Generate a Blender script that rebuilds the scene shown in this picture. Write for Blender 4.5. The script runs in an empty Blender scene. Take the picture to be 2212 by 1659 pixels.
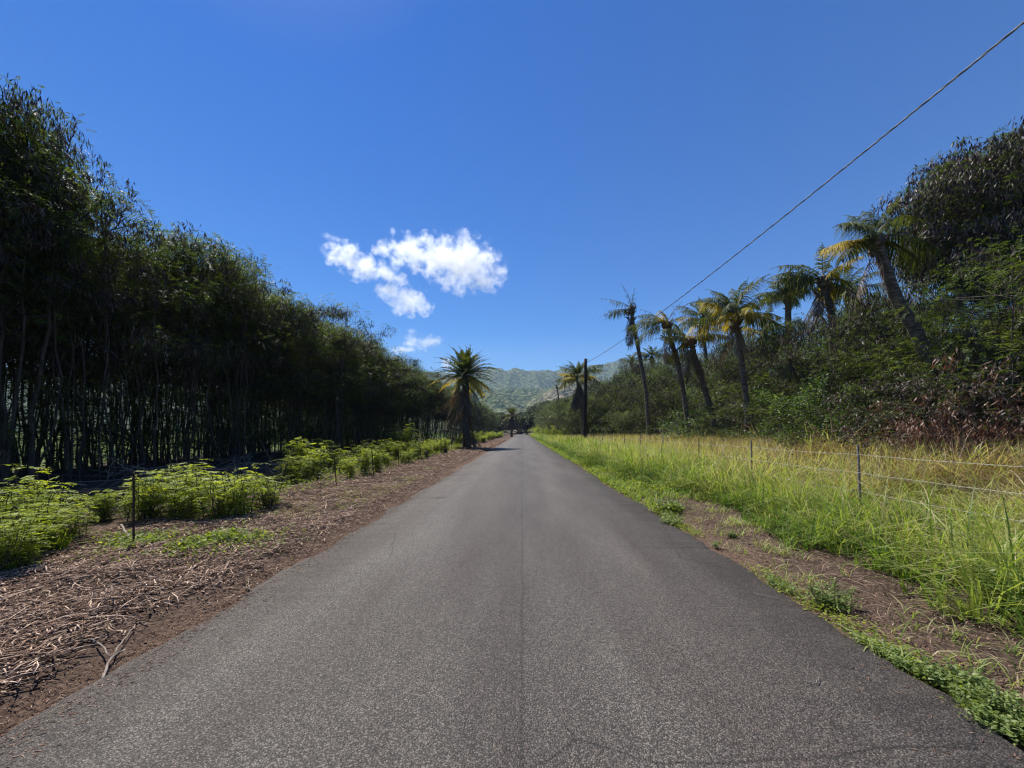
import bpy, math, random
import numpy as np
from mathutils import Vector, Matrix, Euler

# ------------------------------------------------------------------ camera, sky, sun, exposure
scene = bpy.context.scene
R = math.radians
F, VX, HY, CAMH = 831.0, 1128.0, 932.0, 1.55       # focal length, vanishing point and eye height used for measuring

cam_d = bpy.data.cameras.new('camera')
cam = bpy.data.objects.new('camera', cam_d)
scene.collection.objects.link(cam)
cam.location = (0, 0, CAMH)
cam.rotation_euler = (R(90), 0, 0)
cam_d.sensor_width = 36
cam_d.lens = 36 * F / 2212
cam_d.shift_x = -(VX - 1106) / 2212
cam_d.shift_y = (HY - 829.5) / 2212
cam_d.clip_start = 0.05
cam_d.clip_end = 40000
scene.camera = cam

SUN_EL, SUN_AZ = 60.0, -38.0
world = bpy.data.worlds.new('World')
scene.world = world
world.use_nodes = True
wn = world.node_tree
wn.nodes.clear()
sky = wn.nodes.new('ShaderNodeTexSky')
sky.sky_type = 'NISHITA'
sky.sun_disc = False
sky.sun_elevation = R(SUN_EL)
sky.sun_rotation = R(SUN_AZ)
sky.altitude = 100
sky.air_density = 1.0
sky.dust_density = 0.2
sky.ozone_density = 3.0
hsv = wn.nodes.new('ShaderNodeHueSaturation')
hsv.inputs['Hue'].default_value = 0.515
hsv.inputs['Saturation'].default_value = 1.62
hsv.inputs['Value'].default_value = 1.0
bg = wn.nodes.new('ShaderNodeBackground')
bg.inputs['Strength'].default_value = 0.071
wo = wn.nodes.new('ShaderNodeOutputWorld')
wn.links.new(sky.outputs[0], hsv.inputs['Color'])
wn.links.new(hsv.outputs[0], bg.inputs[0])
wn.links.new(bg.outputs[0], wo.inputs[0])

sd = bpy.data.lights.new('sun', 'SUN')
sd.energy = 5.0
sd.angle = R(0.53)
sd.color = (1.0, 0.95, 0.87)
so = bpy.data.objects.new('sun', sd)
scene.collection.objects.link(so)
S = Vector((math.cos(R(SUN_EL)) * math.sin(R(SUN_AZ)), math.cos(R(SUN_EL)) * math.cos(R(SUN_AZ)), math.sin(R(SUN_EL))))
so.rotation_euler = S.to_track_quat('Z', 'Y').to_euler()
so.location = (-40, 60, 90)

scene.view_settings.view_transform = 'Standard'
scene.view_settings.look = 'None'
scene.view_settings.exposure = 0.8
scene.view_settings.gamma = 1.0
scene.render.engine = 'CYCLES'
cy = scene.cycles
cy.max_bounces = 7
cy.diffuse_bounces = 3
cy.glossy_bounces = 2
cy.transmission_bounces = 4
cy.transparent_max_bounces = 6
cy.volume_bounces = 5
cy.volume_max_steps = 256
cy.use_denoising = True
cy.denoising_prefilter = 'ACCURATE'
cy.pixel_filter_type = 'BLACKMAN_HARRIS'
cy.filter_width = 1.25
cy.sample_clamp_indirect = 6

# ------------------------------------------------------------------ helpers
rng = np.random.default_rng(7)
rnd = random.Random(5)
COL = scene.collection


def P(px, py, Y):
    return np.array([(px - VX) / F * Y, Y, CAMH - (py - HY) / F * Y])


def hash2(i, j, s):
    n = np.sin(i * 127.1 + j * 311.7 + s * 74.7) * 43758.5453
    return n - np.floor(n)


def vnoise(x, y, s=0.0):
    xi, yi = np.floor(x), np.floor(y)
    fx, fy = x - xi, y - yi
    fx, fy = fx * fx * (3 - 2 * fx), fy * fy * (3 - 2 * fy)
    a, b = hash2(xi, yi, s), hash2(xi + 1, yi, s)
    c, d = hash2(xi, yi + 1, s), hash2(xi + 1, yi + 1, s)
    return (a + (b - a) * fx) * (1 - fy) + (c + (d - c) * fx) * fy


def fbm(x, y, s=0.0, octv=4):
    x, y = np.asarray(x, float), np.asarray(y, float)
    t, a, tot = 0, 0.5, 0
    for k in range(octv):
        t = t + a * vnoise(x * 2**k, y * 2**k, s + 3.1 * k)
        tot += a
        a *= 0.5
    return t / tot


def sstep(a, b, x):
    t = np.clip((x - a) / (b - a), 0, 1)
    return t * t * (3 - 2 * t)


def ground_h(x, y):
    x, y = np.asarray(x, float), np.asarray(y, float)
    off = np.maximum(np.abs(x) - 2.75, 0)
    h = -0.035 + 0.06 * sstep(0, 0.5, off)
    h = h + sstep(0.1, 1.2, off) * (fbm(x * 1.7, y * 1.7, 1.0) - 0.5) * 0.16
    h = h + 0.28 * sstep(-7.2, -9.6, x) * (0.6 + 0.8 * fbm(x * 0.5, y * 0.5, 4.0)) * (1 - sstep(-14, -19, x))
    h = h + 0.22 * sstep(5.0, 9.0, x) * (1 - sstep(60, 200, np.abs(x)))
    return h


class MB:
    def __init__(s):
        s.v, s.q, s.t, s.a, s.qm, s.tm = [], [], [], [], [], []
        s.n = 0

    def add(s, v, q=None, t=None, a=0.5, m=0):
        v = np.asarray(v, float).reshape(-1, 3)
        if q is not None and len(q):
            q = np.asarray(q, int).reshape(-1, 4)
            s.q.append(q + s.n)
            s.qm.append(np.full(len(q), m))
        if t is not None and len(t):
            t = np.asarray(t, int).reshape(-1, 3)
            s.t.append(t + s.n)
            s.tm.append(np.full(len(t), m))
        s.v.append(v)
        s.a.append(np.broadcast_to(np.asarray(a, float), (len(v),)))
        s.n += len(v)

    def tube(s, pts, rad, sides=5, a=0.5, m=0, cap=False, wob=0.0):
        pts = np.asarray(pts, float)
        n = len(pts)
        rad = np.broadcast_to(np.asarray(rad, float), (n,)).copy()
        d = np.gradient(pts, axis=0)
        d /= np.linalg.norm(d, axis=1)[:, None] + 1e-9
        ref = np.where(np.abs(d[:, 2:3]) > 0.9, np.array([[1., 0, 0]]), np.array([[0, 0, 1.]]))
        if np.mean(np.abs(d[:, 2])) > 0.6:
            ref = np.tile([[1., 0, 0]], (n, 1))
        u = np.cross(d, ref)
        u /= np.linalg.norm(u, axis=1)[:, None] + 1e-9
        w = np.cross(d, u)
        th = np.arange(sides) / sides * 2 * np.pi
        rr = rad[:, None] * (1 + (wob * (rng.random((n, sides)) - 0.5) if wob else 0))
        V = pts[:, None] + rr[:, :, None] * (np.cos(th)[None, :, None] * u[:, None] + np.sin(th)[None, :, None] * w[:, None])
        i = np.arange(n - 1)[:, None] * sides
        j = np.arange(sides)[None]
        j2 = (j + 1) % sides
        q = np.stack([i + j, i + j2, i + sides + j2, i + sides + j], -1).reshape(-1, 4)
        V = V.reshape(-1, 3)
        tt = None
        if cap:
            V = np.vstack([V, pts[:1], pts[-1:]])
            c0, c1 = n * sides, n * sides + 1
            b = (n - 1) * sides
            jj = np.arange(sides)
            tt = np.vstack([np.stack([np.full(sides, c0), (jj + 1) % sides, jj], -1),
                            np.stack([np.full(sides, c1), b + jj, b + (jj + 1) % sides], -1)])
        s.add(V, q, tt, a, m)

    def rhombs(s, p, d, nrm, L, W, a, m=0, wide=0.45):
        """leaflets: one kite-shaped face each"""
        w = np.cross(d, nrm)
        w /= np.linalg.norm(w, axis=1)[:, None] + 1e-9
        L, W = np.asarray(L)[:, None], np.asarray(W)[:, None]
        v = np.stack([p, p + d * L * wide + w * W / 2, p + d * L, p + d * L * wide - w * W / 2], 1)
        n = len(p)
        q = np.arange(n * 4).reshape(n, 4)
        s.add(v, q, None, np.repeat(a, 4), m)

    def strips(s, p, d, nrm, L, W, a, droop, m=0):
        """long leaves in two bending segments and a tip; droop pulls them down"""
        n = len(p)
        w = np.cross(d, nrm)
        w /= np.linalg.norm(w, axis=1)[:, None] + 1e-9
        L, W = np.asarray(L)[:, None], np.asarray(W)[:, None]
        dr = np.asarray(droop)[:, None] * np.array([[0, 0, -1.]])
        c1 = p + d * L * 0.4 + dr * L * 0.12
        c2 = p + d * L * 0.72 + dr * L * 0.42
        c3 = p + d * L * 0.95 + dr * L * 0.85
        v = np.stack([p - w * W * .3, p + w * W * .3, c1 - w * W * .5, c1 + w * W * .5, c2 - w * W * .38, c2 + w * W * .38, c3], 1)
        b = np.arange(n)[:, None] * 7
        q = np.concatenate([b + np.array([[0, 1, 3, 2]]), b + np.array([[2, 3, 5, 4]])])
        t = b + np.array([[4, 5, 6]])
        s.add(v, q, t, np.repeat(a, 7), m)

    def build(s, name, mats, parent=None, smooth=False):
        V = np.concatenate(s.v)
        me = bpy.data.meshes.new(name)
        Q = np.concatenate(s.q) if s.q else np.zeros((0, 4), int)
        T = np.concatenate(s.t) if s.t else np.zeros((0, 3), int)
        me.vertices.add(len(V))
        me.vertices.foreach_set('co', V.astype(np.float32).ravel())
        nl = Q.size + T.size
        me.loops.add(nl)
        me.loops.foreach_set('vertex_index', np.concatenate([Q.ravel(), T.ravel()]).astype(np.int32))
        me.polygons.add(len(Q) + len(T))
        st = np.concatenate([np.arange(len(Q)) * 4, Q.size + np.arange(len(T)) * 3]).astype(np.int32)
        me.polygons.foreach_set('loop_start', st)
        mi = np.concatenate((s.qm or [np.zeros(0)]) + (s.tm or [np.zeros(0)])).astype(np.int32)
        me.polygons.foreach_set('material_index', mi)
        if smooth:
            me.polygons.foreach_set('use_smooth', np.ones(len(Q) + len(T), bool))
        me.update(calc_edges=True)
        at = me.attributes.new('v', 'FLOAT', 'POINT')
        at.data.foreach_set('value', np.concatenate(s.a).astype(np.float32))
        for m in (mats if isinstance(mats, (list, tuple)) else [mats]):
            me.materials.append(m)
        o = bpy.data.objects.new(name, me)
        COL.objects.link(o)
        if parent:
            o.parent = parent
        return o


def tag(o, label=None, cat=None, group=None, kind=None):
    if label: o['label'] = label
    if cat: o['category'] = cat
    if group: o['group'] = group
    if kind: o['kind'] = kind
    return o


def empty(name, loc=(0, 0, 0), rz=0, sc=1.0):
    o = bpy.data.objects.new(name, None)
    COL.objects.link(o)
    o.location = loc
    o.rotation_euler = (0, 0, rz)
    o.scale = (sc, sc, sc)
    o.empty_display_size = 0.3
    return o


def place(proto_parts, name, loc, rz=0, sc=(1, 1, 1), rot=None):
    """a thing made from shared part meshes [(part name, mesh)]"""
    o = empty(name, loc, rz)
    o.scale = sc if isinstance(sc, (tuple, list)) else (sc, sc, sc)
    if rot:
        o.rotation_euler = rot
    for pn, me in proto_parts:
        c = bpy.data.objects.new(pn, me)
        COL.objects.link(c)
        c.parent = o
    return o


def unit(v):
    return v / (np.linalg.norm(v, axis=-1, keepdims=True) + 1e-9)


# ------------------------------------------------------------------ materials
def mat(name):
    m = bpy.data.materials.new(name)
    m.use_nodes = True
    nt = m.node_tree
    nt.nodes.clear()
    return m, nt, nt.nodes.new


def ramp(nt, stops, fac=None):
    r = nt.nodes.new('ShaderNodeValToRGB')
    e = r.color_ramp.elements
    e[0].position, e[0].color = stops[0][0], (*stops[0][1], 1)
    e[1].position, e[1].color = stops[-1][0], (*stops[-1][1], 1)
    for p, c in stops[1:-1]:
        x = e.new(p)
        x.color = (*c, 1)
    if fac:
        nt.links.new(fac, r.inputs[0])
    return r


def leaf_mat(name, stops, trans=0.4, rough=0.5, tint=(1.25, 1.2, 0.5), spec=0.3, var=0.16):
    m, nt, N = mat(name)
    L = nt.links.new
    at = N('ShaderNodeAttribute')
    at.attribute_name = 'v'
    oi = N('ShaderNodeObjectInfo')
    ma = N('ShaderNodeMath')
    ma.operation = 'MULTIPLY_ADD'
    ma.inputs[1].default_value = var
    ma.inputs[2].default_value = -var / 2
    L(oi.outputs['Random'], ma.inputs[0])
    ad = N('ShaderNodeMath')
    ad.operation = 'ADD'
    ad.use_clamp = True
    L(at.outputs['Fac'], ad.inputs[0])
    L(ma.outputs[0], ad.inputs[1])
    r = ramp(nt, stops, ad.outputs[0])
    pb = N('ShaderNodeBsdfPrincipled')
    pb.inputs['Roughness'].default_value = rough
    pb.inputs['Specular IOR Level'].default_value = spec
    L(r.outputs[0], pb.inputs['Base Color'])
    tr = N('ShaderNodeBsdfTranslucent')
    mx = N('ShaderNodeMix')
    mx.data_type = 'RGBA'
    mx.blend_type = 'MULTIPLY'
    mx.inputs[0].default_value = 1
    L(r.outputs[0], mx.inputs[6])
    mx.inputs[7].default_value = (*tint, 1)
    L(mx.outputs[2], tr.inputs[0])
    ms = N('ShaderNodeMixShader')
    ms.inputs[0].default_value = trans
    L(pb.outputs[0], ms.inputs[1])
    L(tr.outputs[0], ms.inputs[2])
    o = N('ShaderNodeOutputMaterial')
    L(ms.outputs[0], o.inputs[0])
    return m


def solid_mat(name, stops, scale=6.0, rough=0.85, bump=0.3, stretch=(1, 1, 1), attr=False, metal=0.0, detail=6):
    m, nt, N = mat(name)
    L = nt.links.new
    tc = N('ShaderNodeTexCoord')
    mp = N('ShaderNodeMapping')
    mp.inputs['Scale'].default_value = stretch
    L(tc.outputs['Object'], mp.inputs[0])
    no = N('ShaderNodeTexNoise')
    no.inputs['Scale'].default_value = scale
    no.inputs['Detail'].default_value = detail
    no.inputs['Roughness'].default_value = 0.65
    L(mp.outputs[0], no.inputs[0])
    fac = no.outputs['Fac']
    if attr:
        at = N('ShaderNodeAttribute')
        at.attribute_name = 'v'
        a = N('ShaderNodeMath')
        a.operation = 'MULTIPLY_ADD'
        a.inputs[1].default_value = 0.35
        L(fac, a.inputs[0])
        b = N('ShaderNodeMath')
        b.operation = 'SUBTRACT'
        b.inputs[1].default_value = 0.17
        L(at.outputs['Fac'], b.inputs[0])
        L(b.outputs[0], a.inputs[2])
        fac2 = a.outputs[0]
    else:
        fac2 = fac
    r = ramp(nt, stops, fac2)
    pb = N('ShaderNodeBsdfPrincipled')
    pb.inputs['Roughness'].default_value = rough
    pb.inputs['Specular IOR Level'].default_value = 0.25
    pb.inputs['Metallic'].default_value = metal
    L(r.outputs[0], pb.inputs['Base Color'])
    if bump:
        bp = N('ShaderNodeBump')
        bp.inputs['Strength'].default_value = bump
        bp.inputs['Distance'].default_value = 0.02
        L(fac, bp.inputs['Height'])
        L(bp.outputs[0], pb.inputs['Normal'])
    o = N('ShaderNodeOutputMaterial')
    L(pb.outputs[0], o.inputs[0])
    return m


M = {}
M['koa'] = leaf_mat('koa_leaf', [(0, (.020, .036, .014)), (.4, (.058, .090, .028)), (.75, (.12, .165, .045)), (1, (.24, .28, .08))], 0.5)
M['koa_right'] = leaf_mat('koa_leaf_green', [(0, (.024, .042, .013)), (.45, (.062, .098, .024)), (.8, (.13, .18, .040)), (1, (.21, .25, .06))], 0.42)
M['pod'] = leaf_mat('dry_pod', [(0, (.018, .013, .012)), (.5, (.060, .042, .035)), (1, (.20, .15, .12))], 0.12, tint=(1.1, .9, .7), spec=.25)
M['pod_red'] = leaf_mat('red_dry_leaf', [(0, (.06, .030, .020)), (.5, (.17, .09, .058)), (1, (.42, .28, .20))], 0.2, tint=(1.2, .85, .6), spec=.3)
M['seedling'] = leaf_mat('seedling_leaf', [(0, (.06, .105, .018)), (.5, (.22, .295, .036)), (1, (.44, .50, .08))], 0.58, tint=(1.35, 1.25, .42))
M['broad'] = leaf_mat('broad_leaf', [(0, (.025, .050, .012)), (.5, (.065, .120, .025)), (.85, (.13, .20, .045)), (1, (.28, .34, .14))], 0.38, rough=.5, spec=.35)
M['weed'] = leaf_mat('weed_leaf', [(0, (.05, .085, .02)), (.5, (.15, .215, .05)), (1, (.34, .38, .17))], 0.4)
M['grass'] = leaf_mat('grass_blade', [(0, (.045, .085, .018)), (.3, (.13, .225, .035)), (.55, (.29, .36, .07)), (.72, (.44, .44, .19)), (.86, (.54, .46, .31)), (.94, (.36, .25, .16)), (1, (.18, .11, .075))], 0.45, tint=(1.16, 1.2, .5), var=0)
M['palm_green'] = leaf_mat('palm_green', [(0, (.025, .038, .014)), (.5, (.075, .098, .026)), (1, (.19, .19, .055))], 0.40, rough=.6, spec=.22)
M['palm_yellow'] = leaf_mat('palm_yellow', [(0, (.13, .13, .02)), (.5, (.42, .34, .04)), (1, (.72, .50, .06))], 0.45, tint=(1.2, 1.1, .35), rough=.6)
M['palm_dead'] = leaf_mat('palm_dead', [(0, (.05, .035, .025)), (.5, (.13, .095, .065)), (1, (.28, .22, .16))], 0.15, tint=(1.1, .9, .7))
M['far_leaf'] = leaf_mat('distant_leaf', [(0, (.016, .030, .012)), (.5, (.036, .062, .018)), (1, (.10, .15, .035))], 0.3)
M['bark'] = solid_mat('grey_bark', [(.3, (.030, .024, .020)), (.55, (.075, .060, .050)), (.75, (.15, .125, .105))], 9, stretch=(1, 1, .35), attr=False)
M['bark_pale'] = solid_mat('pale_bark', [(.3, (.11, .09, .07)), (.55, (.24, .21, .17)), (.75, (.38, .35, .30))], 9, stretch=(1, 1, .35))
M['palm_bark'] = solid_mat('palm_bark', [(.3, (.030, .022, .018)), (.5, (.10, .08, .065)), (.7, (.24, .20, .165))], 5, stretch=(1, 1, 4), bump=1.0)
M['pole'] = solid_mat('creosote_wood', [(.3, (.012, .009, .008)), (.6, (.035, .026, .021)), (.8, (.07, .05, .04))], 7, stretch=(1, 1, .1), bump=.6)
M['rust'] = solid_mat('rusty_steel', [(.3, (.020, .014, .012)), (.6, (.050, .033, .026)), (.8, (.11, .07, .05))], 30, bump=.4)
M['steel'] = solid_mat('weathered_steel', [(.3, (.045, .042, .038)), (.6, (.11, .10, .088)), (.8, (.20, .18, .15))], 25, bump=.2, rough=.6)
M['wire'] = solid_mat('galvanised_wire', [(.3, (.28, .27, .25)), (.7, (.50, .48, .44))], 15, bump=0, rough=.45, metal=.3)
M['cable'] = solid_mat('black_cable', [(.3, (.05, .05, .055)), (.7, (.09, .09, .10))], 10, bump=.2, rough=.45)
M['cable_grey'] = solid_mat('grey_strand', [(.3, (.22, .21, .21)), (.7, (.36, .35, .35))], 10, bump=.2, rough=.45)
M['chip'] = solid_mat('wood_chip', [(0, (.020, .012, .009)), (.30, (.080, .048, .033)), (.6, (.24, .14, .090)), (1, (.64, .47, .34))], 40, attr=True, bump=.2)
M['dead_wood'] = solid_mat('dead_wood', [(.3, (.10, .080, .062)), (.55, (.24, .20, .16)), (.8, (.42, .36, .29))], 12, stretch=(1, 1, 1))
M['burnt'] = solid_mat('charred_wood', [(.3, (.010, .008, .008)), (.6, (.04, .030, .026)), (.8, (.12, .09, .07))], 18, bump=.8)


def ground_mat():
    m, nt, N = mat('soil_and_turf')
    L = nt.links.new
    tc = N('ShaderNodeTexCoord')
    sep = N('ShaderNodeSeparateXYZ')
    L(tc.outputs['Object'], sep.inputs[0])
    n1 = N('ShaderNodeTexNoise')
    n1.inputs['Scale'].default_value = 30
    n1.inputs['Detail'].default_value = 8
    n1.inputs['Roughness'].default_value = .75
    L(tc.outputs['Object'], n1.inputs[0])
    soil = ramp(nt, [(.3, (.024, .016, .012)), (.5, (.080, .055, .041)), (.62, (.15, .107, .080)), (.8, (.27, .20, .155))], n1.outputs['Fac'])
    n2 = N('ShaderNodeTexNoise')
    n2.inputs['Scale'].default_value = .35
    n2.inputs['Detail'].default_value = 7
    L(tc.outputs['Object'], n2.inputs[0])
    turf = ramp(nt, [(.3, (.03, .055, .015)), (.5, (.08, .12, .03)), (.7, (.16, .17, .06))], n2.outputs['Fac'])
    # turf far from the road, bare soil beside it
    ab = N('ShaderNodeMath'); ab.operation = 'ABSOLUTE'
    L(sep.outputs[0], ab.inputs[0])
    mr = N('ShaderNodeMapRange')
    mr.inputs[1].default_value = 17
    mr.inputs[2].default_value = 23
    L(ab.outputs[0], mr.inputs[0])
    mx = N('ShaderNodeMix'); mx.data_type = 'RGBA'
    L(mr.outputs[0], mx.inputs[0])
    L(soil.outputs[0], mx.inputs[6])
    L(turf.outputs[0], mx.inputs[7])
    # a redder strip of fine dirt right next to the asphalt on the left
    mr2 = N('ShaderNodeMapRange')
    mr2.inputs[1].default_value = 3.15
    mr2.inputs[2].default_value = 2.8
    L(ab.outputs[0], mr2.inputs[0])
    mm = N('ShaderNodeMath'); mm.operation = 'MULTIPLY'
    mm.inputs[1].default_value = .75
    L(mr2.outputs[0], mm.inputs[0])
    red = ramp(nt, [(.3, (.055, .036, .026)), (.5, (.13, .085, .060)), (.75, (.26, .18, .13))], n1.outputs['Fac'])
    mx2 = N('ShaderNodeMix'); mx2.data_type = 'RGBA'
    L(mm.outputs[0], mx2.inputs[0])
    L(mx.outputs[2], mx2.inputs[6])
    L(red.outputs[0], mx2.inputs[7])
    pb = N('ShaderNodeBsdfPrincipled')
    pb.inputs['Roughness'].default_value = .95
    pb.inputs['Specular IOR Level'].default_value = .1
    L(mx2.outputs[2], pb.inputs['Base Color'])
    bp = N('ShaderNodeBump')
    bp.inputs['Strength'].default_value = .9
    bp.inputs['Distance'].default_value = .03
    L(n1.outputs['Fac'], bp.inputs['Height'])
    L(bp.outputs[0], pb.inputs['Normal'])
    o = N('ShaderNodeOutputMaterial')
    L(pb.outputs[0], o.inputs[0])
    return m


def asphalt_mat():
    m, nt, N = mat('worn_asphalt')
    L = nt.links.new
    tc = N('ShaderNodeTexCoord')
    obj = tc.outputs['Object']
    vo = N('ShaderNodeTexVoronoi')
    vo.inputs['Scale'].default_value = 140
    L(obj, vo.inputs['Vector'])
    sp = N('ShaderNodeSeparateColor')
    L(vo.outputs['Color'], sp.inputs[0])
    stone = ramp(nt, [(0, (.030, .026, .023)), (.45, (.067, .060, .053)), (.75, (.110, .099, .088)), (1, (.205, .185, .160))], sp.outputs[0])
    # binder between the stones
    gap = ramp(nt, [(.0, (1, 1, 1)), (.55, (.85, .85, .85)), (.95, (.25, .25, .25))], vo.outputs['Distance'])
    gap.color_ramp.elements[1].position = .45
    sc = N('ShaderNodeMath'); sc.operation = 'MULTIPLY'
    sc.inputs[1].default_value = 1.25
    L(vo.outputs['Distance'], sc.inputs[0])
    L(sc.outputs[0], gap.inputs[0])
    m1 = N('ShaderNodeMix'); m1.data_type = 'RGBA'; m1.blend_type = 'MULTIPLY'; m1.inputs[0].default_value = .9
    L(stone.outputs[0], m1.inputs[6]); L(gap.outputs[0], m1.inputs[7])
    # large worn / stained patches, stretched along the road
    mp = N('ShaderNodeMapping')
    mp.inputs['Scale'].default_value = (1.3, .22, 1)
    L(obj, mp.inputs[0])
    n2 = N('ShaderNodeTexNoise')
    n2.inputs['Scale'].default_value = 1.4
    n2.inputs['Detail'].default_value = 5
    L(mp.outputs[0], n2.inputs[0])
    pat = ramp(nt, [(.3, (.80, .70, .68)), (.5, (1.02, .99, .97)), (.68, (1.28, 1.28, 1.25))], n2.outputs['Fac'])
    m2 = N('ShaderNodeMix'); m2.data_type = 'RGBA'; m2.blend_type = 'MULTIPLY'; m2.inputs[0].default_value = 1
    L(m1.outputs[2], m2.inputs[6]); L(pat.outputs[0], m2.inputs[7])
    # paler wheel tracks, darker brown edges (position across the road)
    sep = N('ShaderNodeSeparateXYZ'); L(obj, sep.inputs[0])
    wob = N('ShaderNodeMath'); wob.operation = 'MULTIPLY_ADD'; wob.inputs[1].default_value = .5
    L(n2.outputs['Fac'], wob.inputs[0]); L(sep.outputs[0], wob.inputs[2])
    dv = N('ShaderNodeMath'); dv.operation = 'MULTIPLY_ADD'; dv.inputs[1].default_value = 1 / 5.4; dv.inputs[2].default_value = .455
    L(wob.outputs[0], dv.inputs[0])
    trk = ramp(nt, [(0, (.88, .76, .68)), (.06, (.98, .92, .88)), (.22, (1.34, 1.34, 1.33)), (.36, (1.10, 1.05, 1.03)), (.49, (.90, .87, .86)), (.64, (1.22, 1.20, 1.18)), (.78, (1.08, 1.01, .99)), (.92, (1.02, .95, .92)), (1, (.95, .84, .77))], dv.outputs[0])
    m3 = N('ShaderNodeMix'); m3.data_type = 'RGBA'; m3.blend_type = 'MULTIPLY'; m3.inputs[0].default_value = .9
    L(m2.outputs[2], m3.inputs[6]); L(trk.outputs[0], m3.inputs[7])
    # cracks: seldom, and a paving joint down the middle
    nc = N('ShaderNodeTexNoise'); nc.inputs['Scale'].default_value = 1.5; nc.inputs['Detail'].default_value = 4
    L(obj, nc.inputs[0])
    jx = N('ShaderNodeMath'); jx.operation = 'MULTIPLY_ADD'; jx.inputs[1].default_value = .05; jx.inputs[2].default_value = -.025
    L(nc.outputs['Fac'], jx.inputs[0])
    ja = N('ShaderNodeMath'); ja.operation = 'ADD'
    L(jx.outputs[0], ja.inputs[0]); L(sep.outputs[0], ja.inputs[1])
    jb = N('ShaderNodeMath'); jb.operation = 'ABSOLUTE'; L(ja.outputs[0], jb.inputs[0])
    jr = N('ShaderNodeMapRange'); jr.inputs[1].default_value = .003; jr.inputs[2].default_value = .018
    jr.inputs[3].default_value = .62; jr.inputs[4].default_value = 1
    L(jb.outputs[0], jr.inputs[0])
    wv = N('ShaderNodeMix'); wv.data_type = 'RGBA'; wv.inputs[0].default_value = .12
    L(obj, wv.inputs[6]); L(nc.outputs['Color'], wv.inputs[7])
    vc = N('ShaderNodeTexVoronoi'); vc.feature = 'DISTANCE_TO_EDGE'; vc.inputs['Scale'].default_value = .42
    L(wv.outputs[2], vc.inputs['Vector'])
    cr = N('ShaderNodeMapRange'); cr.inputs[1].default_value = .0005; cr.inputs[2].default_value = .0035
    cr.inputs[3].default_value = .45; cr.inputs[4].default_value = 1
    L(vc.outputs['Distance'], cr.inputs[0])
    # only where a mask noise is high
    nm = N('ShaderNodeTexNoise'); nm.inputs['Scale'].default_value = .5
    L(obj, nm.inputs[0])
    nmr = N('ShaderNodeMapRange'); nmr.inputs[1].default_value = .49; nmr.inputs[2].default_value = .55
    nmr.inputs[3].default_value = 1; nmr.inputs[4].default_value = 0
    L(nm.outputs['Fac'], nmr.inputs[0])
    mxx = N('ShaderNodeMath'); mxx.operation = 'MAXIMUM'
    L(cr.outputs[0], mxx.inputs[0]); L(nmr.outputs[0], mxx.inputs[1])
    ck = N('ShaderNodeMath'); ck.operation = 'MULTIPLY'
    L(jr.outputs[0], ck.inputs[0]); L(mxx.outputs[0], ck.inputs[1])
    m4 = N('ShaderNodeMix'); m4.data_type = 'RGBA'; m4.blend_type = 'MULTIPLY'; m4.inputs[0].default_value = 1
    L(m3.outputs[2], m4.inputs[6]); L(ck.outputs[0], m4.inputs[7])
    pb = N('ShaderNodeBsdfPrincipled')
    pb.inputs['Roughness'].default_value = .72
    pb.inputs['Specular IOR Level'].default_value = .38
    L(m4.outputs[2], pb.inputs['Base Color'])
    # bump from the stones
    inv = N('ShaderNodeMath'); inv.operation = 'SUBTRACT'; inv.inputs[0].default_value = 1
    L(sc.outputs[0], inv.inputs[1])
    hh = N('ShaderNodeMath'); hh.operation = 'MULTIPLY_ADD'; hh.inputs[1].default_value = .8
    L(sp.outputs[1], hh.inputs[0]); L(inv.outputs[0], hh.inputs[2])
    bp = N('ShaderNodeBump'); bp.inputs['Strength'].default_value = .8; bp.inputs['Distance'].default_value = .004
    L(hh.outputs[0], bp.inputs['Height'])
    L(bp.outputs[0], pb.inputs['Normal'])
    o = N('ShaderNodeOutputMaterial'); L(pb.outputs[0], o.inputs[0])
    return m


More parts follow.
